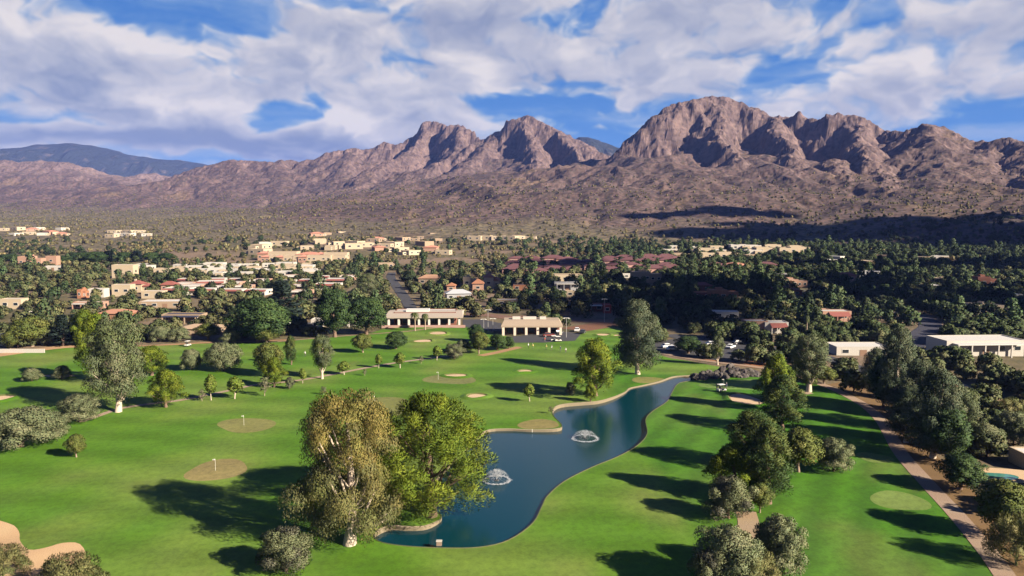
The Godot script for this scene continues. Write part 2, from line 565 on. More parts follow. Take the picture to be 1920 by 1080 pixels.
func weather(bend: FastNoiseLite, crag: FastNoiseLite):
	# roughen the traced shape, then let running water cut it: each cell drains to its lowest neighbour
	var n := mnx * mnz
	var h := PackedFloat32Array()
	var rk := PackedFloat32Array()
	h.resize(n)
	rk.resize(n)
	for j in mnz:
		for i in mnx:
			var x := MX0 + i * MC
			var z := MZ0 - j * MC
			var k := j * mnx + i
			var up := macro[k] - plain(-z)
			var s := smoothstep(2.0, 90.0, up)
			var wx := bend.get_noise_3d(x, z, 0.0) * 34.0 * s
			var wz := bend.get_noise_3d(x, z, 50.0) * 34.0 * s
			rk[k] = sample(macro_rock, x + wx, z + wz)
			h[k] = sample(macro, x + wx, z + wz) + s * (bend.get_noise_3d(x * 1.2, z * 1.2, 90.0) * 5.0 + (1.0 - rk[k]) * (crag.get_noise_2d(x * 0.26 + 300.0, z * 0.15) - 0.2) * 34.0 + rk[k] * (crag.get_noise_2d(x, z) - 0.3) * 12.0)
			if up < 2.0:
				h[k] = macro[k]
	var off := [1, -1, mnx, -mnx, mnx + 1, mnx - 1, -mnx + 1, -mnx - 1]
	for turn in 9:
		var order := PackedFloat64Array()
		order.resize(n)
		for k in n:
			order[k] = floor((h[k] + 100.0) * 64.0) * 262144.0 + k
		order.sort()
		var to := PackedInt32Array()
		to.resize(n)
		var area := PackedFloat32Array()
		area.resize(n)
		area.fill(1.0)
		for q in range(n - 1, -1, -1):
			var k := int(fmod(order[q], 262144.0))
			to[k] = -1
			var i := k % mnx
			if i == 0 or i == mnx - 1 or k < mnx or k >= n - mnx:
				continue
			var best := 0.0
			for m in 8:
				var drop: float = (h[k] - h[k + off[m]]) * (1.0 if m < 4 else 0.7071)
				if drop > best:
					best = drop
					to[k] = k + off[m]
			if to[k] >= 0:
				area[to[k]] += area[k]
		for q in n:
			var k := int(fmod(order[q], 262144.0))
			if to[k] < 0:
				continue
			var f := CUT * pow(area[k], 0.5) * (1.0 - 0.75 * rk[k])
			if h[k] - plain(-(MZ0 - int(k / mnx) * MC)) < 12.0:
				f *= 0.15
			h[k] = (h[k] + f * h[to[k]]) / (1.0 + f)
	macro = h
	macro_rock = rk


const CUT := 0.036


func sample(a: PackedFloat32Array, x: float, z: float) -> float:
	var u := clampf((x - MX0) / MC, 0.0, mnx - 1.001)
	var v := clampf((MZ0 - z) / MC, 0.0, mnz - 1.001)
	var i := int(u)
	var j := int(v)
	u -= i
	v -= j
	var o := j * mnx + i
	return lerpf(lerpf(a[o], a[o + 1], u), lerpf(a[o + mnx], a[o + mnx + 1], u), v)


func sheet_mesh(h: PackedFloat32Array, px: PackedFloat32Array, pz: PackedFloat32Array, col: PackedColorArray, cols: int, rows: int, wrap := false) -> ArrayMesh:
	var v := PackedVector3Array()
	v.resize(cols * rows)
	for k in cols * rows:
		v[k] = Vector3(px[k], h[k], pz[k])
	var idx := PackedInt32Array()
	idx.resize((cols - 1 + int(wrap)) * (rows - 1) * 6)
	var o := 0
	for j in rows - 1:
		for i in cols - 1 + int(wrap):
			var a := j * cols + i
			var b := j * cols + (i + 1) % cols
			idx[o] = a
			idx[o + 1] = a + cols
			idx[o + 2] = b + cols
			idx[o + 3] = a
			idx[o + 4] = b + cols
			idx[o + 5] = b
			o += 6
	var arr := []
	arr.resize(Mesh.ARRAY_MAX)
	arr[Mesh.ARRAY_VERTEX] = v
	arr[Mesh.ARRAY_COLOR] = col
	arr[Mesh.ARRAY_INDEX] = idx
	var m := ArrayMesh.new()
	m.add_surface_from_arrays(Mesh.PRIMITIVE_TRIANGLES, arr)
	return m


func build_mountains():
	trace_ridges()
	build_macro()
	var bend := FastNoiseLite.new()
	bend.seed = 61
	bend.frequency = 0.0095
	bend.fractal_octaves = 4
	bend.fractal_gain = 0.55
	var crag := FastNoiseLite.new()
	crag.seed = 62
	crag.frequency = 0.011
	crag.fractal_type = FastNoiseLite.FRACTAL_RIDGED
	crag.fractal_octaves = 5
	crag.fractal_gain = 0.55
	var gully := FastNoiseLite.new()
	gully.seed = 63
	gully.frequency = 0.0075
	gully.fractal_type = FastNoiseLite.FRACTAL_RIDGED
	gully.fractal_octaves = 4
	var patch := FastNoiseLite.new()
	patch.seed = 64
	patch.frequency = 0.004
	patch.fractal_octaves = 4
	var speck := FastNoiseLite.new()
	speck.seed = 65
	speck.frequency = 0.13
	speck.fractal_octaves = 2
	weather(bend, crag)
	var cols := 1060
	var rows := 440
	var h := PackedFloat32Array()
	var px := PackedFloat32Array()
	var pz := PackedFloat32Array()
	var rk := PackedFloat32Array()
	var rel := PackedFloat32Array()
	for a in [h, px, pz, rk, rel]:
		a.resize(cols * rows)
	for j in rows:
		var r := 985.0 * pow(5.6, float(j) / (rows - 1))
		for i in cols:
			var az := deg_to_rad(-40.0 + 80.0 * i / (cols - 1))
			var x := r * sin(az)
			var z := -r * cos(az)
			var k := j * cols + i
			var sx := x + bend.get_noise_3d(x * 3.0, z * 3.0, 20.0) * 7.0
			var sz := z + bend.get_noise_3d(x * 3.0, z * 3.0, 70.0) * 7.0
			var y := sample(macro, sx, sz)
			var rock := sample(macro_rock, sx, sz)
			var up := y - plain(-sz)
			var s := smoothstep(0.0, 100.0, up)
			y = up + ground_at(x, z)
			y += s * (rock * 6.5 + 1.0) * (crag.get_noise_3d(x * 1.5, y * 0.3, z * 1.5) - 0.2)
			y = lerpf(ground_at(x, z), y, smoothstep(990.0, 1120.0, r))
			if j < 4:
				y -= (4 - j) * 0.8
			h[k] = y
			px[k] = x
			pz[k] = z
			rk[k] = rock
			rel[k] = up
	var col := PackedColorArray()
	col.resize(cols * rows)
	for j in rows:
		for i in cols:
			var k := j * cols + i
			var k1 := k - 1 if i > 0 else k
			var k2 := k + 1 if i < cols - 1 else k
			var k3 := k - cols if j > 0 else k
			var k4 := k + cols if j < rows - 1 else k
			var gx := absf(h[k2] - h[k1]) / maxf(Vector2(px[k2] - px[k1], pz[k2] - pz[k1]).length(), 0.1)
			var gz := absf(h[k4] - h[k3]) / maxf(Vector2(px[k4] - px[k3], pz[k4] - pz[k3]).length(), 0.1)
			var slope := sqrt(gx * gx + gz * gz)
			var n1 := patch.get_noise_2d(px[k], pz[k])
			var n2 := speck.get_noise_3d(px[k], h[k], pz[k])
			var n3 := patch.get_noise_2d(px[k] * 6.0 + 500.0, pz[k] * 6.0)
			var bare := smoothstep(0.62, 1.15, slope + n2 * 0.35 + rk[k] * 0.45)
			var c := Color(0.096, 0.066, 0.053).lerp(Color(0.136, 0.092, 0.073), clampf(0.5 + n1 * 1.6, 0.0, 1.0))
			c = c.lerp(Color(0.165, 0.140, 0.072), (1.0 - smoothstep(3.0, 26.0, rel[k] + n1 * 22.0)))
			c = c.lerp(Color(0.15, 0.105, 0.05), 0.5 * smoothstep(0.28, 0.5, n1))
			var stone := Color(0.098, 0.070, 0.060).lerp(Color(0.185, 0.130, 0.108), clampf(0.5 + n3 * 1.3, 0.0, 1.0))
			c = c.lerp(stone, bare)
			var bush := smoothstep(0.12, 0.34, n2 + n3 * 0.25) * (1.0 - 0.75 * bare)
			c = c.lerp(Color(0.040, 0.044, 0.026), bush * 0.65)
			c = c.lerp(Color(0.20, 0.14, 0.11), 0.5 * smoothstep(0.3, 0.45, -n2) * (1.0 - bare))
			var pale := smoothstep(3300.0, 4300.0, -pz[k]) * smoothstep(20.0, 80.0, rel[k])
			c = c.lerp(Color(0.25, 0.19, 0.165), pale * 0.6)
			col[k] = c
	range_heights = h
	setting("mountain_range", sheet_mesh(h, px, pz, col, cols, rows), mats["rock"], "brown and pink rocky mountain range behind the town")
	build_far_mountains(bend, crag)


var range_heights := PackedFloat32Array()


# the surface under a point, mountain or plain
func land_at(x: float, z: float) -> float:
	var r := sqrt(x * x + z * z)
	if r < 990.0:
		return ground_at(x, z)
	var u := (rad_to_deg(atan2(x, -z)) + 40.0) / 80.0 * 1059.0
	var v := log(r / 985.0) / log(5.6) * 439.0
	if u < 0.0 or u > 1058.0 or v > 438.0:
		return ground_at(x, z)
	var i := int(u)
	var j := int(v)
	u -= i
	v -= j
	var o := j * 1060 + i
	return lerpf(lerpf(range_heights[o], range_heights[o + 1], u), lerpf(range_heights[o + 1060], range_heights[o + 1061], u), v)


func build_far_mountains(bend: FastNoiseLite, crag: FastNoiseLite):
	for one in [[[-6441, 529, -5699, -5892, 514, -6265, -5601, 564, -6526, -5094, 648, -6929, -4706, 637, -7198, -4513, 647, -7203, -4386, 683, -7281, -4188, 708, -7397, -4046, 695, -7476, -3947, 680, -7528, -3744, 622, -7631, -3530, 585, -7842, -3349, 579, -7921, -3106, 544, -8127, -2709, 508, -8267, -2294, 447, -8392, -1523, 397, -8566], "forested blue mountain far off at the left", 2200.0, 100.0],
			[[289, 406, -5292, 449, 561, -5281, 520, 553, -5274, 609, 528, -5265, 715, 491, -5252, 820, 476, -5236, 958, 498, -5213, 1197, 397, -5163], "dark ridge seen through the gap between the peaks", 900.0, 60.0]]:
		var p: Array = one[0]
		var x0: float = p[0]
		var x1: float = p[p.size() - 3]
		var cols := int(absf(x1 - x0) / (12.0 if one[2] > 1000.0 else 6.0))
		var rows := 60
		var h := PackedFloat32Array()
		var px := PackedFloat32Array()
		var pz := PackedFloat32Array()
		var col := PackedColorArray()
		for j in rows:
			for i in cols:
				var x := lerpf(x0, x1, float(i) / (cols - 1))
				var k := 0
				while k < p.size() - 6 and p[k + 3] < x:
					k += 3
				var t: float = clampf((x - p[k]) / (p[k + 3] - p[k]), 0.0, 1.0)
				var crest: float = lerpf(p[k + 1], p[k + 4], smoothstep(0.0, 1.0, t) * 0.5 + t * 0.5)
				var zc: float = lerpf(p[k + 2], p[k + 5], t)
				var u := (float(j) / (rows - 1) - 0.62) / 0.62   # -1 the foot, 0 the crest, then the back
				var z: float = zc - u * one[2]
				var f := 1.0 - pow(absf(u), 1.15)
				var spur := bend.get_noise_2d(x * 0.35, z * 0.2) + 0.6 * (crag.get_noise_2d(x * 0.28, z * 0.12) - 0.3)
				h.append(60.0 + (crest - 60.0) * f + spur * one[3] * minf(1.0, absf(u) * 3.0 + 0.06) * clampf(f * 3.0, 0.0, 1.0))
				px.append(x + bend.get_noise_2d(x, z) * 20.0)
				pz.append(z)
				var n := bend.get_noise_2d(x * 0.8, z * 0.8)
				col.append(Color(0.022, 0.03, 0.03).lerp(Color(0.13, 0.11, 0.09), smoothstep(0.32, 0.5, n) * 0.6))
		setting("distant_mountain", sheet_mesh(h, px, pz, col, cols, rows), mats["rock"], one[1])


# ---------------------------------------------------------------- valley floor
func build_ground():
	var patch := FastNoiseLite.new()
	patch.seed = 71
	patch.frequency = 0.006
	patch.fractal_octaves = 4
	var speck := FastNoiseLite.new()
	speck.seed = 72
	speck.frequency = 0.09
	speck.fractal_octaves = 3
	var angles := PackedFloat32Array()
	for i in 561:
		angles.append(-42.0 + 84.0 * i / 560.0)
	for i in range(1, 46):
		angles.append(42.0 + 276.0 * i / 46.0)
	var cols := angles.size()
	var rows := 230
	var h := PackedFloat32Array()
	var px := PackedFloat32Array()
	var pz := PackedFloat32Array()
	var col := PackedColorArray()
	for j in rows:
		var r := 12.0 * pow(1000.0 / 12.0, float(j) / (rows - 1))
		if j == 0:
			r = 0.5
		for i in cols:
			var az := deg_to_rad(angles[i])
			if j == rows - 1 and absf(az - PI) < PI - deg_to_rad(42.5):
				r = 9000.0
			var x := r * sin(az)
			var z := -r * cos(az)
			var y := ground_at(x, z)
			if z > -520.0 and Geometry2D.is_point_in_polygon(Vector2(x, z), turf_inner):
				y -= 1.6
			h.append(y)
			px.append(x)
			pz.append(z)
			var n := patch.get_noise_2d(x, z)
			var s := speck.get_noise_2d(x, z)
			var c := Color(0.19, 0.135, 0.092).lerp(Color(0.12, 0.10, 0.052), clampf(0.5 + n * 1.8, 0.0, 1.0))
			c = c.lerp(Color(0.045, 0.05, 0.024), smoothstep(0.05, 0.4, s + n * 0.3) * 0.6)
			col.append(c)
	setting("desert_ground", sheet_mesh(h, px, pz, col, cols, rows, true), mats["soil"], "tan desert floor under the town and the scrub")


# ---------------------------------------------------------------- broken low clouds off to the right, between the sun and the town
func build_clouds():
	var f := FastNoiseLite.new()
	f.seed = 301
	f.frequency = 0.9
	var r := RandomNumberGenerator.new()
	r.seed = 12
	var sp := SphereMesh.new()
	sp.radial_segments = 14
	sp.rings = 8
	var arr := sp.get_mesh_arrays()
	var src: PackedVector3Array = arr[Mesh.ARRAY_VERTEX]
	var idx: PackedInt32Array = arr[Mesh.ARRAY_INDEX]
	var m := plain_mat("cloud", Color(0.8, 0.8, 0.8), 1.0)
	# middle of the shade on the land, how far it spreads, number of billows, their size
	for c in [[Vector2(99.4, -462.7), 120.0, 50.0, 5, 24.0], [Vector2(152.7, -407.7), 140.0, 80.0, 7, 25.0], [Vector2(196.3, -362.3), 110.0, 70.0, 6, 23.0], [Vector2(65.1, -346.7), 45.0, 22.0, 3, 17.0], [Vector2(283.7, -594.8), 190.0, 80.0, 6, 30.0], [Vector2(94.9, -309.8), 60.0, 25.0, 3, 16.0],
			[Vector2(380.9, -1063.6), 150.0, 60.0, 7, 40.0], [Vector2(522.4, -998.0), 210.0, 60.0, 9, 42.0], [Vector2(588.0, -907.7), 120.0, 60.0, 6, 38.0], [Vector2(290.8, -1280.8), 70.0, 30.0, 4, 34.0]]:
		var high := 620.0
		var mk := Maker.new()
		for k in c[3]:
			var at := Vector3(c[0].x + r.randfn(0.0, 0.55) * c[1] + 1.755 * high, high + r.randf() * 25.0, c[0].y + r.randfn(0.0, 0.55) * c[2] + 1.061 * high)
			var s: Vector3 = Vector3(r.randf_range(0.8, 1.6), r.randf_range(0.35, 0.6), r.randf_range(0.7, 1.2)) * c[4]
			for t in range(0, idx.size(), 3):
				var q: Array[Vector3] = []
				for e in 3:
					var p := src[idx[t + e]] * 2.0
					p *= 1.0 + 0.45 * f.get_noise_3dv(p + Vector3(k * 5.0, 0, c[0].x))
					q.append(at + p * s)
				if (q[1] - q[0]).cross(q[2] - q[0]).dot(q[0] - at) < 0.0:
					mk.tri(q[0], q[2], q[1])
				else:
					mk.tri(q[0], q[1], q[2])
		setting("cloud", mk.mesh(), m, "low broken cloud shading part of the valley")


# ---------------------------------------------------------------- golf course
func outlines():
	turf_outline = smooth_loop(pts([-195.2, -201.7, -182.3, -224.6, -162.8, -242.7, -156.7, -249.3, -145.5, -257.4, -125.5, -260.5, -109.9, -267.1, -93.9, -269.4, -82.7, -269.4, -76.1, -272.8, -68.0, -278.8, -59.3, -283.7, -53.0, -292.8, -48.7, -303.9, -36.5, -308.3, -19.7, -308.3, -11.5, -299.7, -4.4, -285.0, 5.7, -272.8, 15.0, -269.4, 22.3, -277.6, 29.2, -299.7, 38.6, -308.3, 43.9, -292.8, 44.4, -264.9, 48.1, -241.7, 53.9, -233.7, 60.9, -223.1, 68.6, -217.7, 71.1, -207.0, 77.3, -204.3, 80.8, -200.4, 82.5, -189.6, 82.5, -177.8, 80.9, -166.9, 77.2, -154.5, 73.4, -142.1, 70.4, -128.8, 67.4, -115.5, 64.7, -104.0, 61.7, -93.3, 57.6, -81.2, 51.8, -68.9, 23.9, -60.3, 0.0, -58.4, -34.4, -61.5, -74.1, -78.0, -132.1, -127.5]), 3)
	turf_inner = Geometry2D.offset_polygon(turf_outline, -5.0)[0]
	pond_outline = smooth_loop(pts([54.1, -213.3, 49.1, -212.6, 44.7, -211.1, 39.7, -205.0, 34.4, -200.4, 30.7, -197.3, 28.3, -191.9, 24.5, -185.7, 20.4, -181.4, 15.8, -179.8, 11.3, -177.8, 9.3, -173.4, 9.2, -167.8, 10.5, -160.9, 9.4, -158.0, 4.4, -157.6, -1.1, -158.4, -5.5, -156.8, -8.3, -147.2, -11.1, -135.9, -13.3, -124.9, -13.9, -117.3, -13.0, -113.8, -11.1, -112.7, -10.6, -110.5, -12.3, -107.7, -14.9, -107.2, -17.6, -107.4, -19.3, -104.9, -18.4, -102.3, -14.8, -100.9, -9.3, -100.4, -4.3, -100.8, -0.4, -103.3, 3.1, -109.3, 4.7, -115.9, 5.8, -120.5, 9.0, -127.2, 14.3, -134.1, 19.8, -140.2, 24.5, -146.8, 27.7, -154.5, 29.3, -165.6, 32.0, -172.9, 37.5, -183.0, 41.0, -193.7, 45.1, -203.7, 52.7, -207.7]), 4)


func clipped_sheet(outer: PackedVector2Array, hole: PackedVector2Array, cell: float, lift: float, paint: Callable) -> ArrayMesh:
	var mk := Maker.new()
	var lo := outer[0]
	var hi := outer[0]
	for p in outer:
		lo = lo.min(p)
		hi = hi.max(p)
	for j in range(int(floor(lo.y / cell)), int(ceil(hi.y / cell))):
		for i in range(int(floor(lo.x / cell)), int(ceil(hi.x / cell))):
			var sq := PackedVector2Array([Vector2(i, j) * cell, Vector2(i + 1, j) * cell, Vector2(i + 1, j + 1) * cell, Vector2(i, j + 1) * cell])
			for piece in Geometry2D.intersect_polygons(sq, outer):
				if Geometry2D.is_polygon_clockwise(piece):
					continue
				var bits := [piece]
				if hole.size():
					bits = Geometry2D.clip_polygons(piece, hole)
				for b in bits:
					if Geometry2D.is_polygon_clockwise(b):
						continue
					var order := Geometry2D.triangulate_polygon(b)
					for t in range(0, order.size(), 3):
						var q := [b[order[t]], b[order[t + 1]], b[order[t + 2]]]
						if (q[1] - q[0]).cross(q[2] - q[0]) > 0.0:
							q.reverse()
						var base := mk.v.size()
						var w := []
						for s in q:
							w.append(on_ground(s.x, s.y, lift))
						mk.tri(w[0], w[1], w[2])
						mk.c[base] = paint.call(q[0])
						mk.c[base + 1] = paint.call(q[2])
						mk.c[base + 2] = paint.call(q[1])
						for s in 3:
							mk.n[base + s] = Vector3.UP
	return mk.mesh()


func grass_colour(p: Vector2) -> Color:
	var n := turf_noise.get_noise_2d(p.x * 1.3 + 90.0, p.y * 1.3)
	var n2 := big.get_noise_2d(p.x * 14.0, p.y * 7.0)
	var c := Color(0.064, 0.142, 0.008).lerp(Color(0.112, 0.168, 0.026), clampf(0.42 + n * 1.3 + n2 * 0.7, 0.0, 1.0))
	var stripe: float
	if p.x > 25.0 and p.y > -215.0:
		stripe = sin((p.x * 0.9 + p.y * 0.44) * 0.95)
		c = c.lerp(Color(0.036, 0.120, 0.006), 0.65)
	else:
		stripe = sin((p.x * 0.2 - p.y * 0.98) * 0.55 + n * 2.0)
	c *= 0.88 + (0.17 if p.x > 25.0 else 0.11) * clampf(stripe * 2.5, -1.0, 1.0)
	# thin dry grass along the pond and under the big trees
	var worn := smoothstep(0.30, 0.55, n2 + 0.25 * n)
	c = c.lerp(Color(0.15, 0.125, 0.045), worn * 0.22)
	c.a = 1.0
	return c


func one_colour(c: Color, vary := 0.1) -> Callable:
	return func(p: Vector2) -> Color:
		var k := 1.0 + vary * big.get_noise_2d(p.x * 20.0, p.y * 20.0) * 2.0
		return Color(c.r * k, c.g * k, c.b * k)


func ribbon(p: PackedVector2Array, width: float, lift: float, tint: Color, width2 := -1.0) -> ArrayMesh:
	var mk := Maker.new()
	var prev := []
	for i in p.size():
		var dir := (p[mini(i + 1, p.size() - 1)] - p[maxi(i - 1, 0)]).normalized()
		var side := Vector2(-dir.y, dir.x) * (width if width2 < 0.0 else lerpf(width, width2, float(i) / (p.size() - 1))) * 0.5
		var row := []
		for k in 4:
			var q := p[i] + side * (1.0 - 2.0 * k / 3.0)
			row.append(on_ground(q.x, q.y, lift))
		if prev.size():
			var s := 1.0 + 0.18 * big.get_noise_2d(p[i].x * 25.0, p[i].y * 25.0)
			mk.tint = Color(tint.r * s, tint.g * s, tint.b * s)
			for k in 3:
				mk.quad(prev[k + 1], prev[k], row[k], row[k + 1])
		prev = row
	for k in mk.n.size():
		if mk.n[k].y < 0.0:
			mk.n[k] = -mk.n[k]
	return mk.mesh()


func strip(called: String, p: PackedVector2Array, width: float, lift: float, mat: String, tint: Color, label: String, width2 := -1.0):
	var q := smooth_loop(p, 8, false)
	setting(called, ribbon(q, width, lift, tint, width2), mats[mat], label)
	keep_strips.append([q, maxf(width, width2) * 0.5])


func blob(c: Vector2, w: float, h: float, turn := 0.0, sd := 1.0) -> PackedVector2Array:
	var p := PackedVector2Array()
	for k in 28:
		var t := TAU * k / 28.0
		var r := 1.0 + 0.10 * sin(2.0 * t + sd) + 0.07 * sin(3.0 * t + sd * 2.3)
		p.append(c + Vector2(cos(t) * w * 0.5 * r, sin(t) * h * 0.5 * r).rotated(turn))
	return p


# the grassy rim that stands up round a sand bunker
func turf_lip(loop: PackedVector2Array) -> MeshInstance3D:
	var mk := Maker.new()
	var mid := Vector2.ZERO
	for p in loop:
		mid += p / loop.size()
	var prof := [[-0.35, 0.07, true], [0.15, 0.42, true], [0.7, 0.36, false], [1.8, 0.02, false]]
	for k in loop.size():
		var a := loop[k]
		var b := loop[(k + 1) % loop.size()]
		var da := (a - mid).normalized()
		var db := (b - mid).normalized()
		var ka := 0.75 + 0.5 * big.get_noise_2d(a.x * 40.0, a.y * 40.0)
		var kb := 0.75 + 0.5 * big.get_noise_2d(b.x * 40.0, b.y * 40.0)
		for s in 3:
			var a0 := a + da * float(prof[s][0])
			var a1 := a + da * float(prof[s + 1][0])
			var b0 := b + db * float(prof[s][0])
			var b1 := b + db * float(prof[s + 1][0])
			mk.tint = grass_colour(a) if s > 0 else Color(0.10, 0.10, 0.035)
			var m := mk.v.size()
			mk.quad(on_ground(a0.x, a0.y, prof[s][1] * ka), on_ground(a1.x, a1.y, prof[s + 1][1] * ka), on_ground(b1.x, b1.y, prof[s + 1][1] * kb), on_ground(b0.x, b0.y, prof[s][1] * kb))
			if mk.n[m].y < 0.0:
				mk.v.resize(m); mk.n.resize(m); mk.c.resize(m)
				mk.quad(on_ground(b0.x, b0.y, prof[s][1] * kb), on_ground(b1.x, b1.y, prof[s + 1][1] * kb), on_ground(a1.x, a1.y, prof[s + 1][1] * ka), on_ground(a0.x, a0.y, prof[s][1] * ka))
	var o := MeshInstance3D.new()
	o.name = "turf_lip"
	o.mesh = mk.mesh()
	o.material_override = mats["turf"]
	return o


func build_course():
	var nothing := PackedVector2Array()
	setting("golf_turf", clipped_sheet(turf_outline, pond_outline, 3.0, 0.03, grass_colour), mats["turf"], "mown green turf of the golf course around the pond")
	# the pond
	var mk := Maker.new()
	var order := Geometry2D.triangulate_polygon(pond_outline)
	for t in range(0, order.size(), 3):
		var a := pond_outline[order[t]]
		var b := pond_outline[order[t + 1]]
		var d := pond_outline[order[t + 2]]
		if (b - a).cross(d - a) > 0.0:
			var s := b
			b = d
			d = s
		mk.tri(Vector3(a.x, -0.34, a.y), Vector3(b.x, -0.34, b.y), Vector3(d.x, -0.34, d.y))
	setting("pond", mk.mesh(), mats["water"], "dark blue winding pond between the fairways")
	# stone edging all round, its face going down below the water
	mk = Maker.new()
	var wide := Geometry2D.offset_polygon(pond_outline, 0.01)[0]
	var n := pond_outline.size()
	for i in n:
		var a := pond_outline[i]
		var b := pond_outline[(i + 1) % n]
		var along := (b - a).normalized()
		var prev := (a - pond_outline[posmod(i - 1, n)]).normalized()
		var nxt := (pond_outline[(i + 2) % n] - b).normalized()
		var na := (along + prev).normalized()
		var nb := (along + nxt).normalized()
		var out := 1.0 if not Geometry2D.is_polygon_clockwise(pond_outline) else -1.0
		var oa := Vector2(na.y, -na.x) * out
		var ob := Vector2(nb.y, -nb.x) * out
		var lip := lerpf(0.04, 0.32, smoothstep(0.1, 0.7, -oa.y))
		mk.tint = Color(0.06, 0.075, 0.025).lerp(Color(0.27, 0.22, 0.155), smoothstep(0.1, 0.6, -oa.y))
		var ia := a - oa * 0.12
		var ib := b - ob * 0.12
		var ea := a + oa * lip
		var eb := b + ob * lip
		var top := 0.08
		var v := [on_ground(ia.x, ia.y, top), on_ground(ib.x, ib.y, top), on_ground(eb.x, eb.y, top), on_ground(ea.x, ea.y, top)]
		var m := mk.v.size()
		mk.quad(v[0], v[1], v[2], v[3])
		if mk.n[m].y < 0.0:
			mk.v.resize(m); mk.n.resize(m); mk.c.resize(m)
			mk.quad(v[3], v[2], v[1], v[0])
		mk.tint = Color(0.16, 0.13, 0.09)
		mk.quad(Vector3(ia.x, -1.3, ia.y), Vector3(ib.x, -1.3, ib.y), v[1], v[0])
		mk.quad(v[3], v[2], Vector3(eb.x, ground_at(eb.x, eb.y) - 0.2, eb.y), Vector3(ea.x, ground_at(ea.x, ea.y) - 0.2, ea.y))
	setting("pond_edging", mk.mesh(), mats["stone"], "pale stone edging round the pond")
	# putting greens and dry teeing grounds
	for g in [
			[Vector2(-52.1, -133.0), 11.2, 11.0, Color(0.185, 0.145, 0.06), "dry tan putting green with a white flag at the left"],
			[Vector2(-56.5, -161.3), 12.5, 11.0, Color(0.155, 0.145, 0.05), "tan putting green left of the golden eucalyptus"],
			[Vector2(-17.1, -208.4), 13.5, 13.0, Color(0.135, 0.135, 0.05), "yellowish putting green behind the round pine"],
			[Vector2(-30.2, -178.8), 12.7, 20.0, Color(0.125, 0.125, 0.04), "worn brownish green between the two big trees"],
			[Vector2(61.1, -200.4), 21.2, 13.0, Color(0.10, 0.16, 0.035), "bright putting green by the pond and the boulders"],
			[Vector2(61.2, -118.4), 8.0, 9.0, Color(0.12, 0.165, 0.04), "pale tee patch on the right fairway"],
			[Vector2(67.2, -139.6), 6.0, 6.0, Color(0.12, 0.16, 0.04), "small pale tee patch beside the cart path"],
			[Vector2(5.7, -161.7), 8.1, 8.0, Color(0.16, 0.13, 0.05), "dry grass on the point of land in the pond"],
			[Vector2(37.0, -207.0), 8.8, 8.0, Color(0.15, 0.14, 0.045), "dry grass on the bank below the tall eucalyptus"]]:
		var p := blob(g[0], g[1], g[2], 0.0, g[1])
		for q in Geometry2D.clip_polygons(p, Geometry2D.offset_polygon(pond_outline, 0.5)[0]):
			setting("putting_green", clipped_sheet(q, nothing, 3.0, 0.045, one_colour(g[3], 0.12)), mats["turf"], g[4])
	# sand
	for s in [
			[Vector2(-31.6, -271.7), 7.2, 7.0, "sand bunker in front of the clubhouse, the nearer of the pair"],
			[Vector2(-27.8, -288.9), 7.3, 6.5, "sand bunker just below the palms of the clubhouse"],
			[Vector2(56.5, -184.0), 8.1, 11.0, "large round sand bunker right of the pond"],
			[Vector2(-15.5, -212.6), 6.9, 3.6, "narrow sand bunker at the back of the yellowish green"],
			[Vector2(-8.9, -189.0), 5.1, 4.8, "small sand bunker behind the round pine"],
			[Vector2(-125.2, -185.7), 6.6, 5.5, "sand bunker cut by the left edge of the picture"],
			[Vector2(-125.3, -210.4), 9.8, 4.2, "curved sand bunker under the trees at the left"],
			[Vector2(3.8, -217.7), 4.0, 3.4, "little sand bunker between the tree shadows"],
			[Vector2(34.0, -285.0), 5.6, 5.0, "sand bunker beside the tall eucalyptus near the cart yard"],
			[Vector2(38.8, -283.7), 4.0, 4.0, "half hidden sand bunker behind the tall eucalyptus"],
			[Vector2(44.6, -186.8), 0.0, 0.0, ""]]:
		if s[1] > 0.0:
			setting("sand_bunker", clipped_sheet(blob(s[0], s[1], s[2], 0.1, s[1] * 0.7), nothing, 2.0, 0.06, one_colour(Color(1, 1, 1), 0.08)), mats["sand"], s[3]).add_child(turf_lip(blob(s[0], s[1], s[2], 0.1, s[1] * 0.7)))
	var corner := smooth_loop(pts([-80.2, -110.3, -73.2, -108.5, -69.7, -105.5, -67.5, -102.3, -64.6, -99.6, -62.8, -100.3, -61.4, -101.9, -58.9, -101.6, -55.7, -97.0, -56.1, -91.9, -60.7, -89.8, -68.2, -91.2]), 3)
	setting("sand_bunker", clipped_sheet(corner, nothing, 2.0, 0.06, one_colour(Color(0.95, 0.88, 0.75), 0.15)), mats["sand"], "bare sandy patch in the bottom left corner")


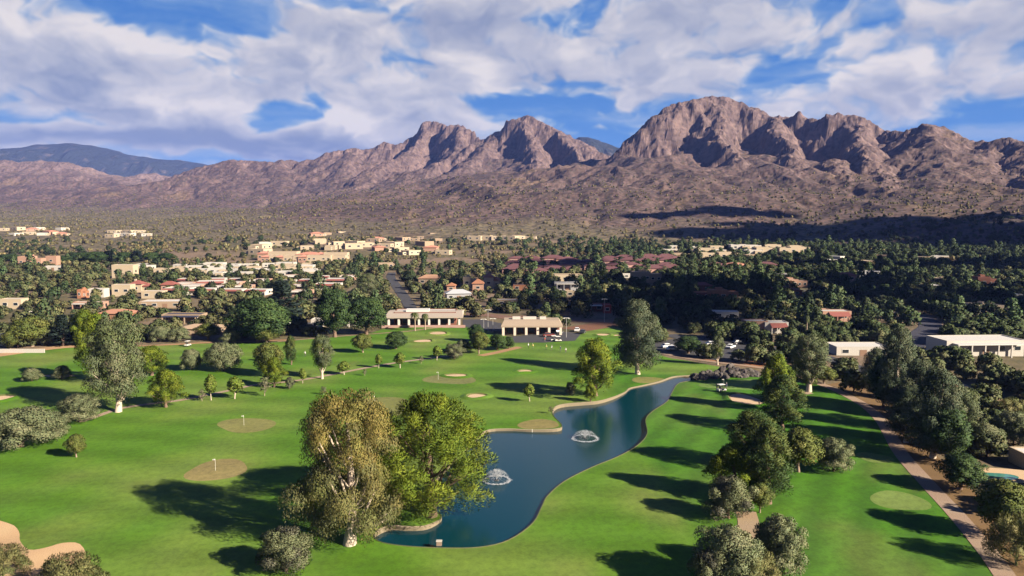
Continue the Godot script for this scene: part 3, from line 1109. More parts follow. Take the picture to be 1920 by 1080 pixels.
func build_roads():
	strip("cart_path", pts([79.4, -209.7, 82.2, -200.4, 83.4, -188.4, 82.7, -176.8, 80.3, -164.7, 77.2, -154.5, 72.8, -140.5, 69.8, -127.0, 67.1, -113.3, 64.4, -102.3, 61.5, -92.6, 58.0, -82.4]), 2.7, 0.08, "path", Color(1, 0.95, 0.9), "pinkish concrete cart path curving down the right side")
	strip("cart_path", pts([-94.0, -164.7, -92.8, -170.1, -91.1, -176.3, -86.2, -180.3, -80.6, -183.5, -76.3, -189.0, -72.3, -194.3, -67.7, -201.1, -60.5, -205.7, -52.1, -212.6, -42.1, -223.1, -33.8, -230.3, -23.3, -238.1, -16.9, -241.7]), 1.7, 0.08, "path", Color(1.25, 1.15, 1.0), "thin pale cart path winding between the left trees")
	strip("cart_path", pts([-83.0, -270.5, -69.7, -277.6, -59.6, -285.0, -48.5, -290.2, -38.9, -294.2, -29.5, -302.5, -23.5, -306.9]), 1.8, 0.08, "path", Color(0.85, 0.85, 0.7), "cart path along the lawn below the clubhouse")
	strip("cart_path", pts([35.4, -113.3, 34.3, -108.3, 32.2, -102.8]), 3.0, 0.08, "path", Color(1.1, 1.0, 0.85), "short piece of path between the bottom right bushes")
	strip("cart_path", pts([48.4, -247.4, 54.9, -238.1, 62.6, -229.5, 71.8, -223.1, 78.5, -215.5, 79.4, -209.7]), 2.6, 0.08, "path", Color(0.9, 0.85, 0.8), "cart path along the parking lot behind the boulders")
	strip("cart_path", pts([65.9, -190.7, 72.0, -193.7, 74.5, -189.6]), 2.2, 0.08, "path", Color(1.2, 1.05, 0.9), "short path by the small tree at the top of the right fairway")
	strip("dirt_verge", pts([-182.6, -215.5, -171.4, -231.2, -163.4, -243.6, -157.9, -251.3, -150.9, -257.4, -144.9, -259.5]), 6.0, 0.06, "sand", Color(0.75, 0.65, 0.55), "strip of bare tan dirt along the far left edge of the turf")
	strip("dirt_verge", pts([-127.8, -261.6, -116.4, -264.9, -105.7, -270.5, -93.2, -272.8, -80.2, -274.0]), 2.5, 0.06, "sand", Color(0.6, 0.5, 0.42), "narrow dirt strip at the back edge of the left fairway")
	strip("dirt_verge", pts([-10.1, -241.7, -5.2, -247.4, 2.7, -257.4]), 3.0, 0.06, "sand", Color(0.6, 0.5, 0.42), "dirt strip under the dark round trees")
	strip("dirt_verge", pts([85.4, -203.0, 89.1, -195.5, 85.6, -173.8, 80.6, -156.4, 76.4, -142.1, 73.1, -128.8, 70.3, -113.3, 66.4, -98.6, 62.0, -85.9]), 6.5, 0.05, "sand", Color(0.34, 0.29, 0.20), "bare brown dirt beside the cart path at the right", 6.0)
	strip("road", pts([-88.3, -567.7, -83.4, -531.0, -72.2, -478.3, -60.5, -425.7, -53.5, -393.2, -46.8, -358.3, -42.1, -332.3]), 6.0, 0.12, "asphalt", Color(1.5, 1.5, 1.6), "dark two lane road climbing away from the clubhouse")
	strip("road", pts([123.3, -241.7, 142.6, -270.5, 158.3, -292.8, 169.3, -309.8, 175.5, -325.6, 178.3, -341.1, 177.8, -350.5]), 8.5, 0.12, "asphalt", Color(0.8, 0.8, 1.0), "dark bend of road among the bushes at the right")
	strip("road", pts([58.6, -285.0, 66.0, -270.5, 76.1, -259.5, 88.8, -254.3, 96.3, -241.7, 99.9, -223.1, 100.3, -198.5]), 6.0, 0.10, "asphalt", Color(1.2, 1.2, 1.3), "grey lane along the parking lot behind the tall eucalyptus")
	strip("road", pts([-21.5, -343.0, -9.4, -339.3, 0.0, -330.6, 11.7, -335.8, 27.2, -325.6, 42.6, -322.3]), 9.0, 0.10, "path", Color(0.55, 0.42, 0.40), "reddish grey yard behind the low clubhouse wing")
	strip("road", pts([23.8, -296.9, 32.0, -306.9, 41.8, -315.9, 48.8, -319.1]), 12.0, 0.07, "sand", Color(0.30, 0.20, 0.18), "reddish bare ground behind the cart yard")
	strip("road", pts([-89.7, -306.9, -82.7, -312.9, -70.4, -315.9, -58.0, -320.7]), 8.0, 0.10, "asphalt", Color(1.6, 1.5, 1.6), "grey parking strip left of the two dark trees")
	strip("road", pts([167.6, -447.8, 194.9, -439.3, 230.8, -462.7]), 5.0, 0.10, "asphalt", Color(1.3, 1.3, 1.4), "stretch of street between the houses at the right")
	strip("road", pts([-95.0, -402.8, -91.4, -439.3, -89.4, -478.3, -90.4, -512.4]), 6.0, 0.10, "asphalt", Color(1.5, 1.5, 1.6), "street at the edge of the townhouse rows")
	strip("dry_wash", pts([118.1, -203.0, 117.5, -192.5, 117.0, -183.0, 118.1, -174.8]), 4.0, 0.08, "sand", Color(0.85, 0.78, 0.72), "pale bare wash through the scrub at the right")
	strip("dry_wash", pts([100.9, -164.7, 105.1, -162.1, 110.0, -159.2]), 2.0, 0.08, "sand", Color(0.7, 0.65, 0.6), "thin pale track through the scrub at the right")
	strip("dry_wash", pts([-1066.9, -2085.0, -1140.7, -2380.1, -1143.0, -2522.5, -1097.8, -2600.1]), 16.0, 0.5, "sand", Color(1.2, 1.0, 0.75), "pale scraped ground at the foot of the left hills")
	var nothing := PackedVector2Array()
	for l in [
			[pts([-2.9, -277.6, 7.9, -285.0, 18.4, -292.8, 26.0, -287.6, 22.3, -270.5, 11.1, -266.0, 0.9, -266.0]), Color(1.9, 1.8, 1.9), "cart yard beside the low clubhouse wing"],
			[pts([50.0, -270.5, 71.5, -285.0, 86.8, -270.5, 81.1, -241.7, 67.4, -229.5, 52.4, -241.7, 47.1, -254.3]), Color(1.1, 1.1, 1.2), "parking lot with pale cars behind the tall eucalyptus"],
			[pts([-20.8, -325.6, -13.6, -325.6, -4.4, -315.9, -4.1, -295.5, -11.4, -298.3, -19.7, -306.9]), Color(1.6, 1.45, 1.5), "paved court between the two clubhouse wings"]]:
		setting("parking_lot", clipped_sheet(l[0], nothing, 3.0, 0.09, one_colour(l[1], 0.1)), mats["asphalt"], l[2])
		var c := Vector2.ZERO
		for p in l[0]:
			c += p / l[0].size()
		keep_out.append([c.x, c.y, 16.0])
	setting("dirt_lot", clipped_sheet(pts([58.3, -238.1, 70.9, -241.7, 76.5, -227.9, 71.3, -221.5, 62.2, -227.9]), nothing, 3.0, 0.07, one_colour(Color(0.55, 0.32, 0.22), 0.1)), mats["sand"], "reddish earth bed beside the parking lot")


# ---------------------------------------------------------------- buildings
const WHITE := Color(0.36, 0.335, 0.30)
const CREAM := Color(0.33, 0.27, 0.19)
const TAN := Color(0.24, 0.18, 0.125)
const PINK := Color(0.28, 0.17, 0.125)
const ADOBE := Color(0.24, 0.11, 0.065)
const BRICK := Color(0.16, 0.07, 0.05)
const TILE := Color(0.19, 0.07, 0.055)
const PURPLE := Color(0.105, 0.05, 0.052)
const GREY := Color(0.24, 0.24, 0.25)
const PALE := Color(0.42, 0.41, 0.385)
const NAVY := Color(0.028, 0.034, 0.06)


var landmarks := []
const COUNT := ["first", "second", "third", "fourth", "fifth", "sixth", "seventh", "eighth", "ninth", "tenth", "eleventh", "twelfth", "thirteenth", "fourteenth", "fifteenth", "sixteenth", "seventeenth", "eighteenth", "nineteenth", "twentieth", "twenty first", "twenty second", "twenty third", "twenty fourth", "twenty fifth", "twenty sixth", "twenty seventh", "twenty eighth", "twenty ninth", "thirtieth"]


func nickname(label: String) -> String:
	var w := label.split(" ")
	var n := mini(w.size(), 7)
	while n > 2 and w[n - 1] in ["a", "the", "of", "at", "in", "with", "and", "left", "right", "below", "above", "behind", "beside", "several", "red", "dark", "far", "to", "from", "by", "near", "under", "between", "flat", "house's", "pink", "alone", "several", "half", "many", "long", "bright", "big", "deep", "on", "pale", "among", "blue", "white", "orange", "tall", "low", "two"]:
		n -= 1
	return " ".join(w.slice(0, n))


# walls of one block with a parapet; the flat roof lies a little lower inside
func flat_block(parent: Node3D, at: Vector3, s: Vector3, wall: Color, roof: Color, openings: int, rim := 0.35):
	var mk := Maker.new()
	mk.tint = wall
	var top := s.y - rim
	mk.box(at + Vector3(0, top * 0.5 - 0.75, 0), Vector3(s.x, top + 1.5, s.z))
	var t := 0.3
	mk.box(at + Vector3(0, top + rim * 0.5, s.z * 0.5 - t * 0.5), Vector3(s.x, rim, t))
	mk.box(at + Vector3(0, top + rim * 0.5, -s.z * 0.5 + t * 0.5), Vector3(s.x, rim, t))
	mk.box(at + Vector3(s.x * 0.5 - t * 0.5, top + rim * 0.5, 0), Vector3(t, rim, s.z - t * 2.0))
	mk.box(at + Vector3(-s.x * 0.5 + t * 0.5, top + rim * 0.5, 0), Vector3(t, rim, s.z - t * 2.0))
	part("wall", mk.mesh(), mats["stucco"], parent)
	mk = Maker.new()
	mk.tint = roof
	mk.box(at + Vector3(0, top + 0.06, 0), Vector3(s.x - t * 2.0 - 0.01, 0.12, s.z - t * 2.0 - 0.01))
	part("roof", mk.mesh(), mats["roofing"], parent)
	front_windows(parent, at, s, openings, wall)


func front_windows(parent: Node3D, at: Vector3, s: Vector3, count: int, wall: Color):
	var wh := minf(1.5, s.y * 0.45)
	for k in count:
		var x := at.x - s.x * 0.5 + s.x * (k + 0.5) / count
		var wide := minf(2.2, s.x / count * 0.5)
		var door := count > 2 and k == count / 2
		var h := minf(2.2, s.y * 0.66) if door else wh
		var y := h * 0.5 if door else s.y * 0.5
		var mk := Maker.new()
		mk.tint = Color(0.16, 0.1, 0.07) if door else Color(0.5, 0.48, 0.44)
		mk.box(Vector3(x, at.y + y, at.z + s.z * 0.5 + 0.03), Vector3(wide, h, 0.10))
		var f := part("door" if door else "window", mk.mesh(), mats["paint"], parent)
		if not door:
			mk = Maker.new()
			mk.box(Vector3(x, at.y + y, at.z + s.z * 0.5 + 0.075), Vector3(wide - 0.2, h - 0.2, 0.03))
			part("pane", mk.mesh(), mats["glass"], f)
	if count > 1:
		var mk := Maker.new()
		mk.box(Vector3(at.x + s.x * 0.5 + 0.03, at.y + s.y * 0.5, at.z), Vector3(0.08, wh, minf(1.8, s.z * 0.3)))
		part("window", mk.mesh(), mats["glass"], parent)


# a block under a hipped tile roof with eaves
func hip_block(parent: Node3D, at: Vector3, s: Vector3, wall: Color, roof: Color, openings: int, rise := 1.5):
	var mk := Maker.new()
	mk.tint = wall
	mk.box(at + Vector3(0, s.y * 0.5 - 0.75, 0), Vector3(s.x, s.y + 1.5, s.z))
	part("wall", mk.mesh(), mats["stucco"], parent)
	mk = Maker.new()
	mk.tint = roof
	var e := 0.6
	var y := at.y + s.y + 0.02
	var hx := s.x * 0.5 + e
	var hz := s.z * 0.5 + e
	var r := minf(hx, hz) * 0.95
	var a := Vector3(at.x - hx, y, at.z + hz)
	var b := Vector3(at.x + hx, y, at.z + hz)
	var c := Vector3(at.x + hx, y, at.z - hz)
	var d := Vector3(at.x - hx, y, at.z - hz)
	var lift := Vector3(0, 0.18, 0)
	var p := Vector3(at.x - (hx - r), y + rise + 0.18, at.z)
	var q := Vector3(at.x + (hx - r), y + rise + 0.18, at.z)
	if hz > hx:
		p = Vector3(at.x, y + rise + 0.18, at.z + (hz - r))
		q = Vector3(at.x, y + rise + 0.18, at.z - (hz - r))
		mk.tri(a + lift, b + lift, p)
		mk.quad(b + lift, c + lift, q, p)
		mk.tri(c + lift, d + lift, q)
		mk.quad(d + lift, a + lift, p, q)
	else:
		mk.quad(a + lift, b + lift, q, p)
		mk.tri(b + lift, c + lift, q)
		mk.quad(c + lift, d + lift, p, q)
		mk.tri(d + lift, a + lift, p)
	for side in [[a, b], [b, c], [c, d], [d, a]]:
		mk.quad(side[0], side[1], side[1] + lift, side[0] + lift)
	mk.quad(d, c, b, a)
	part("roof", mk.mesh(), mats["roofing"], parent)
	front_windows(parent, at, s, openings, wall)


func porch(parent: Node3D, at: Vector3, w: float, deep: float, h: float, posts: int, roof: Color, post: Color, thick := 0.35):
	var mk := Maker.new()
	mk.tint = roof
	mk.box(at + Vector3(0, h - thick * 0.5, deep * 0.5 + 0.02), Vector3(w, thick, deep))
	part("porch_roof", mk.mesh(), mats["roofing"], parent)
	for k in posts:
		mk = Maker.new()
		mk.tint = post
		mk.box(at + Vector3(-w * 0.5 + 0.35 + (w - 0.7) * k / maxf(posts - 1, 1), (h - thick) * 0.5 - 0.3, deep - 0.3), Vector3(0.4, h - thick + 0.6, 0.4))
		part("post", mk.mesh(), mats["stucco"], parent)


# x, z of the middle of the front foot, height and width as they stand there
func house(x: float, z: float, h: float, w: float, style: String, wall: Color, roof: Color, label: String, turn := 0.0, group := "", called := "house") -> Node3D:
	var deep := clampf(w * 0.55, 6.0, 14.0)
	var o := thing(called, label, "building" if called == "clubhouse" else "house", on_ground(x, z - deep * 0.5), turn, group)
	var n := clampi(int(w / 4.5), 1, 6)
	h = clampf(h, 2.8, 9.0)
	match style:
		"flat":
			flat_block(o, Vector3.ZERO, Vector3(w, h, deep), wall, roof, n)
		"steps":
			flat_block(o, Vector3(-w * 0.2, 0, 0), Vector3(w * 0.6, h, deep), wall, roof, maxi(n - 1, 1))
			flat_block(o, Vector3(w * 0.305, 0, -deep * 0.12), Vector3(w * 0.4, h * 0.8, deep * 0.75), wall, roof, 2)
			flat_block(o, Vector3(-w * 0.12, h * 0.9, -deep * 0.2), Vector3(w * 0.22, h * 0.25, deep * 0.4), wall, roof, 0)
		"porch":
			flat_block(o, Vector3(0, 0, -1.5), Vector3(w, h, deep - 3.0), wall, roof, n)
			porch(o, Vector3(0, 0, deep * 0.5 - 3.0), w * 0.86, 3.0, h * 0.86, n + 1, roof, wall)
		"hip":
			hip_block(o, Vector3.ZERO, Vector3(w - 1.2, h * 0.66, deep), wall, roof, n, h * 0.38)
		"hip2":
			hip_block(o, Vector3(-w * 0.18, 0, 0), Vector3(w * 0.56, h * 0.72, deep), wall, roof, maxi(n - 1, 1), h * 0.3)
			hip_block(o, Vector3(w * 0.29, 0, -deep * 0.1), Vector3(w * 0.36, h * 0.5, deep * 0.8), wall, roof, 1, h * 0.24)
			var mk := Maker.new()
			mk.tint = wall
			mk.box(Vector3(-w * 0.3, h * 0.9, 0), Vector3(1.0, h * 0.5, 1.0))
			part("chimney", mk.mesh(), mats["stucco"], o)
		"awning":
			flat_block(o, Vector3.ZERO, Vector3(w, h, deep), wall, PALE * 0.8, n)
			var mk := Maker.new()
			mk.tint = roof
			mk.quad(Vector3(-w * 0.3, h * 0.62, deep * 0.5 + 2.6), Vector3(w * 0.4, h * 0.62, deep * 0.5 + 2.6), Vector3(w * 0.4, h * 0.93, deep * 0.5 + 0.03), Vector3(-w * 0.3, h * 0.93, deep * 0.5 + 0.03))
			mk.quad(Vector3(-w * 0.3, h * 0.56, deep * 0.5 + 2.6), Vector3(w * 0.4, h * 0.56, deep * 0.5 + 2.6), Vector3(w * 0.4, h * 0.62, deep * 0.5 + 2.6), Vector3(-w * 0.3, h * 0.62, deep * 0.5 + 2.6))
			part("awning", mk.mesh(), mats["roofing"], o)
			for k in 4:
				mk = Maker.new()
				mk.tint = wall
				mk.box(Vector3(-w * 0.29 + w * 0.68 * k / 3.0, h * 0.28, deep * 0.5 + 2.4), Vector3(0.3, h * 0.56, 0.3))
				part("post", mk.mesh(), mats["stucco"], o)
	landmarks.append([x, z - deep * 0.5, nickname(label)])
	keep_out.append([x, z - deep * 0.4, maxf(w, deep) * 0.5 + 1.0])
	keep_out.append([x, z + 5.0, w * 0.45])
	keep_out.append([x, z + 13.0, w * 0.42])
	if x > 0.0:
		keep_out.append([x, z + 21.0, w * 0.36])
	return o


func build_buildings():
	build_clubhouse()
	house(-236.6, -362.3, 4.8, 10.1, "flat", CREAM, WHITE, "cream box shaped house at the left edge above the bushes")
	house(-200.5, -360.3, 3.3, 14.5, "porch", PINK, WHITE, "long low house with a white roof and reddish wall at the left")
	house(-169.3, -368.5, 3.1, 19.7, "flat", TAN, PALE, "long low house with a shiny white roof above the solar roof house", 0.05)
	house(-137.4, -315.9, 3.5, 16.7, "porch", TAN, NAVY, "house with a dark blue solar panel roof at the left")
	house(-117.3, -286.3, 3.0, 16.0, "hip", TAN, Color(0.30, 0.22, 0.15), "long low house with a tan roof right at the fairway edge")
	house(-172.9, -261.6, 3.9, 6.2, "steps", WHITE, WHITE, "white house behind the dirt strip at the left edge")
	house(-168.9, -325.6, 3.6, 14.5, "hip", ADOBE, Color(0.30, 0.15, 0.10), "low red brown roofed house behind the left eucalyptus")
	house(-207.1, -332.3, 2.8, 5.5, "flat", WHITE, WHITE, "small white shed among bushes near the left edge")
	house(-264.4, -523.4, 9.1, 14.5, "flat", CREAM, WHITE, "big plain white building at the left end of the white rows")
	house(-381.5, -609.2, 8.4, 16.8, "steps", PINK, PINK, "pink two storey block among dark trees at the far left")
	house(-375.8, -629.5, 7.4, 8.7, "flat", PINK, ADOBE, "smaller pink block right of the pink two storey block")
	house(-343.2, -576.5, 3.2, 15.2, "flat", WHITE, PALE, "low white house in front of the pink blocks")
	house(-228.7, -407.7, 4.8, 3.7, "steps", ADOBE, ADOBE, "narrow red and white house among the left trees")
	house(-223.3, -412.7, 4.6, 8.6, "flat", WHITE, WHITE, "small white house beside the narrow red one")
	house(-212.3, -417.8, 6.4, 10.1, "flat", CREAM, WHITE, "cream house left of the red roofed one in the left town")
	house(-212.7, -439.3, 6.4, 11.3, "hip2", CREAM, TILE, "cream house with a red tile roof in the left town")
	house(-190.9, -407.7, 4.0, 11.3, "flat", CREAM, WHITE, "low cream house in front of the left townhouse rows")
	house(-200.2, -447.8, 5.0, 9.3, "hip", PINK, TILE, "pink house with a red roof left of the townhouse rows")
	house(-28.6, -402.8, 4.8, 13.7, "hip", GREY, Color(0.30, 0.31, 0.33), "house with a pale grey hipped roof right of the road", 0.2)
	house(-25.6, -462.7, 6.8, 7.7, "steps", CREAM, CREAM, "cream two storey house with a chimney above the grey roof")
	house(-19.7, -445.0, 6.5, 7.4, "hip", PINK, ADOBE, "reddish house squeezed between the cream one and the tan roof")
	house(-12.2, -462.7, 8.7, 10.3, "hip2", CREAM, Color(0.27, 0.12, 0.08), "two storey house with a brown red roof at the town centre")
	house(-51.5, -484.8, 5.4, 15.8, "hip", TAN, Color(0.29, 0.17, 0.11), "low house with a wide tan roof right of the road")
	house(-35.5, -447.8, 4.1, 5.9, "hip", PINK, ADOBE, "small house with a pinkish roof half hidden in the trees")
	house(-2.6, -377.2, 2.6, 10.5, "flat", TAN, WHITE, "low white roofed house above the cart yard")
	house(7.6, -447.8, 3.4, 14.0, "flat", ADOBE, TAN, "low reddish walled house left of the flat white roof")
	house(31.9, -442.1, 5.2, 14.7, "porch", GREY, WHITE, "house with a flat white roof and shaded porch at the centre")
	house(31.6, -417.8, 2.9, 5.2, "flat", CREAM, CREAM, "small cream annexe in front of the flat white roof")
	house(37.9, -350.5, 3.7, 9.0, "porch", BRICK, PALE, "dark house with a bright white roof behind the tall eucalyptus")
	house(43.1, -346.7, 3.9, 3.4, "flat", Color(0.2, 0.045, 0.035), Color(0.2, 0.045, 0.035), "small bright red annexe beside the bright white roof")
	house(86.4, -491.4, 7.2, 19.1, "steps", TAN, CREAM, "tan stucco house with several flat roofs below the red roofs")
	house(36.8, -501.7, 4.9, 18.1, "flat", CREAM, TAN, "tan walled yard house below the red roofs")
	house(78.4, -527.2, 2.6, 8.0, "flat", WHITE, PALE, "thin white roof left of the tan stucco house")
	house(110.8, -447.8, 4.4, 11.8, "hip", BRICK, TILE, "red roofed house above the orange adobe house")
	house(109.5, -395.5, 5.8, 14.8, "steps", ADOBE, ADOBE, "orange adobe house with many flat roofs")
	house(99.8, -402.8, 3.9, 9.5, "flat", BRICK, ADOBE, "shaded brown wing left of the orange adobe house")
	house(92.0, -328.9, 3.0, 11.0, "flat", WHITE, PALE, "low house with a tilted white roof right of the tall eucalyptus", -0.15)
	house(93.2, -291.5, 4.5, 8.5, "flat", PINK, WHITE, "white flat house with a pinkish wall at the parking lot")
	house(100.3, -290.2, 4.1, 8.9, "awning", WHITE, TILE, "white house with a red awning and posts")
	house(133.8, -332.3, 3.7, 9.7, "flat", PINK, TAN, "pink flat house left of the red awning house on the rise")
	house(136.6, -322.3, 4.5, 12.1, "awning", PINK, TILE, "pink house with a long red roof among dark bushes")
	house(171.6, -465.7, 4.9, 15.5, "steps", PINK, CREAM, "pale pink flat roofed house in the right town")
	house(152.7, -423.0, 4.7, 16.1, "hip2", BRICK, BRICK, "red brown house below the pale pink one")
	house(184.9, -523.4, 3.6, 11.2, "porch", WHITE, GREY, "small white arched house at the right")
	house(221.5, -508.8, 4.9, 13.4, "hip", PINK, TILE, "pink house with a red roof in the right town")
	house(248.3, -534.9, 4.1, 14.1, "flat", GREY, WHITE, "grey and white house right of the pink red roofed one")
	house(244.0, -447.8, 3.1, 12.4, "flat", WHITE, PALE, "low white roof alone among dark trees at the right")
	house(281.3, -494.8, 2.7, 14.4, "steps", CREAM, CREAM, "long cream house on the low rise at the right")
	house(215.6, -339.3, 4.5, 19.4, "steps", CREAM, CREAM, "cream house with dark windows near the right edge")
	house(149.4, -238.1, 5.2, 25.9, "porch", WHITE, PALE, "large white house with a long shaded porch at the right edge", 0.06)
	house(111.2, -241.7, 2.9, 16.9, "flat", WHITE, PALE, "white roof showing between the eucalyptus trees at the right")
	house(259.3, -402.8, 2.6, 16.8, "flat", WHITE, Color(0.40, 0.52, 0.46), "house with a pale green roof at the right edge")
	house(286.1, -462.7, 6.7, 12.5, "steps", BRICK, BRICK, "dark red brown house at the far right")
	house(310.3, -475.1, 2.6, 5.9, "flat", ADOBE, ADOBE, "small orange shed at the far right")
	house(94.6, -131.3, 2.6, 8.3, "flat", CREAM, PALE, "corner of a pale house with a pool at the right edge")
	pool()
	# streets of alike houses farther off, each row from a few models
	var models := {}
	models["row"] = model(func(o): town_row(o, 15.0, WHITE, TILE))
	models["row2"] = model(func(o): town_row(o, 12.0, PINK, WHITE))
	models["white"] = model(func(o): flat_block(o, Vector3.ZERO, Vector3(15, 3.8, 10), WHITE, PALE, 2); flat_block(o, Vector3(4, 0, 6.0), Vector3(6, 3.0, 2.01), CREAM, WHITE, 1))
	models["cream"] = model(func(o): flat_block(o, Vector3.ZERO, Vector3(14, 4.2, 11), CREAM, CREAM, 2); flat_block(o, Vector3(-9, 0, -1), Vector3(5, 3.0, 7), CREAM, TAN, 1))
	models["pink"] = model(func(o): hip_block(o, Vector3.ZERO, Vector3(15, 3.4, 11), PINK, Color(0.36, 0.17, 0.12), 2, 1.5); flat_block(o, Vector3(9.5, 0, 0), Vector3(4, 2.8, 7), CREAM, TAN, 1))
	models["red"] = model(func(o): hip_block(o, Vector3.ZERO, Vector3(17, 3.6, 12), Color(0.30, 0.18, 0.15), PURPLE, 2, 2.3); hip_block(o, Vector3(6, 0, 8.2), Vector3(7, 3.0, 4), PINK, PURPLE, 1, 1.3))
	models["flats"] = model(func(o): flat_block(o, Vector3.ZERO, Vector3(22, 6.5, 11), CREAM, TAN, 5); hip_block(o, Vector3(-15, 0, 1), Vector3(8, 5.0, 10), PINK, Color(0.38, 0.18, 0.13), 2, 1.6))
	models["tan"] = model(func(o): flat_block(o, Vector3.ZERO, Vector3(13, 3.6, 10), TAN, CREAM, 2))
	quarter(models, ["row", "row", "row2"], [Vector2(-186.1, -417.8), Vector2(-133.9, -417.8), Vector2(-158.0, -501.7), Vector2(-211.9, -501.7)], 7, 4, "white townhouse with red tile strips in the left town", 0.12)
	quarter(models, ["row", "row2"], [Vector2(-113.1, -407.7), Vector2(-75.3, -417.8), Vector2(-110.2, -531.0), Vector2(-154.3, -531.0)], 5, 4, "pink and white townhouse behind the big dark trees", -0.1)
	quarter(models, ["white", "white", "cream"], [Vector2(-255.4, -523.4), Vector2(-132.3, -531.0), Vector2(-162.2, -634.7), Vector2(-308.8, -629.5)], 10, 4, "flat white house in the bright rows", 0.05)
	quarter(models, ["white", "row"], [Vector2(-150.7, -417.8), Vector2(-118.8, -428.4), Vector2(-137.0, -494.8), Vector2(-178.2, -494.8)], 3, 3, "white house beside the dark tree clump", 0.1)
	quarter(models, ["flats", "pink"], [Vector2(-203.9, -668.0), Vector2(-136.1, -668.0), Vector2(-147.5, -724.3), Vector2(-219.9, -724.3)], 6, 2, "tan apartment block with pink roofs", 0.0)
	quarter(models, ["cream", "white"], [Vector2(-245.5, -738.0), Vector2(-219.0, -738.0), Vector2(-262.7, -907.7), Vector2(-297.1, -907.7)], 3, 3, "cream house on the sunny slope", 0.3)
	quarter(models, ["red"], [Vector2(-1.9, -546.8), Vector2(117.3, -546.8), Vector2(143.0, -685.8), Vector2(-7.1, -685.8)], 9, 4, "dark red roofed house of the crowded quarter", 0.1)
	quarter(models, ["tan", "cream", "pink"], [Vector2(-95.5, -531.0), Vector2(-56.2, -814.6), Vector2(-79.5, -962.2), Vector2(-151.7, -814.6)], 2, 3, "low tan house on the open slope", 0.4)
	quarter(models, ["white", "cream"], [Vector2(149.4, -759.5), Vector2(282.8, -745.0), Vector2(309.7, -831.7), Vector2(169.9, -849.6)], 12, 2, "white building of the long resort", 0.0)
	quarter(models, ["tan", "cream"], [Vector2(144.6, -698.2), Vector2(221.7, -698.2), Vector2(234.3, -738.0), Vector2(152.8, -738.0)], 7, 1, "tan building in front of the long pale resort", 0.0)
	quarter(models, ["cream", "pink", "white"], [Vector2(-731.7, -1107.2), Vector2(-628.8, -1107.2), Vector2(-779.8, -1365.9), Vector2(-901.9, -1365.9)], 6, 2, "pale house in the left edge far cluster", 0.3)
	quarter(models, ["cream", "white"], [Vector2(-564.0, -1077.8), Vector2(-501.7, -1077.8), Vector2(-613.9, -1322.0), Vector2(-686.6, -1322.0)], 5, 2, "pale house in the left plain cluster", 0.2)
	quarter(models, ["pink", "cream", "tan"], [Vector2(-289.5, -1092.3), Vector2(-224.0, -1205.4), Vector2(-146.2, -1635.8), Vector2(-310.9, -1412.7)], 9, 3, "small pink house of the far estate", 0.3)
	quarter(models, ["cream", "white", "pink"], [Vector2(-169.7, -1702.8), Vector2(-31.8, -1854.2), Vector2(-43.0, -2085.0), Vector2(-179.9, -1940.2)], 6, 1, "small pale house high on the far slope", 0.2)
	quarter(models, ["cream", "white"], [Vector2(-56.4, -1023.3), Vector2(44.7, -998.0), Vector2(41.5, -1205.4), Vector2(-49.8, -1205.4)], 7, 3, "cream house of the far terraces", 0.2)
	quarter(models, ["tan", "white"], [Vector2(-527.5, -1322.0), Vector2(-460.3, -1365.9), Vector2(-437.9, -1516.3), Vector2(-583.8, -1516.3)], 5, 1, "scattered far house on the left plain", 0.3)
	quarter(models, ["pink", "tan", "white"], [Vector2(135.4, -1092.3), Vector2(239.6, -1023.3), Vector2(273.5, -1242.0), Vector2(172.8, -1322.0)], 5, 2, "small house at the massif's foot", 0.3)
	quarter(models, ["tan", "pink"], [Vector2(-165.2, -887.5), Vector2(-86.2, -962.2), Vector2(-112.8, -1170.8), Vector2(-192.9, -1077.8)], 4, 2, "house among trees below the far estate", 0.3)
	quarter(models, ["tan", "red", "pink"], [Vector2(128.6, -563.4), Vector2(196.8, -581.0), Vector2(212.2, -640.0), Vector2(143.5, -629.5)], 4, 1, "reddish house below the resort", 0.3)
	quarter(models, ["white", "tan"], [Vector2(258.6, -645.4), Vector2(380.8, -619.2), Vector2(428.0, -704.6), Vector2(294.9, -724.3)], 6, 2, "lone house in the dark green belt", 0.4)
	quarter(models, ["cream"], [Vector2(-224.7, -814.6), Vector2(-95.2, -767.0), Vector2(-122.3, -887.5), Vector2(-230.4, -928.7)], 6, 2, "house half hidden in the middle grove", 0.3)
	for m in models.values():
		m.free()


func model(fill: Callable) -> Node3D:
	var o := Node3D.new()
	fill.call(o)
	return o


func town_row(o: Node3D, w: float, wall: Color, roof: Color):
	flat_block(o, Vector3.ZERO, Vector3(w, 3.6, 9), wall, PALE * 0.85, 2)
	var mk := Maker.new()
	mk.tint = roof
	mk.quad(Vector3(-w * 0.5, 2.7, 6.3), Vector3(w * 0.5, 2.7, 6.3), Vector3(w * 0.5, 3.5, 4.52), Vector3(-w * 0.5, 3.5, 4.52))
	mk.quad(Vector3(-w * 0.5, 2.5, 6.3), Vector3(w * 0.5, 2.5, 6.3), Vector3(w * 0.5, 2.7, 6.3), Vector3(-w * 0.5, 2.7, 6.3))
	part("tile_strip", mk.mesh(), mats["roofing"], o)
	mk = Maker.new()
	mk.tint = wall
	mk.box(Vector3(w * 0.5 - 0.15, 1.2, 5.5), Vector3(0.3, 2.5, 2.0))
	part("side_wall", mk.mesh(), mats["stucco"], o)


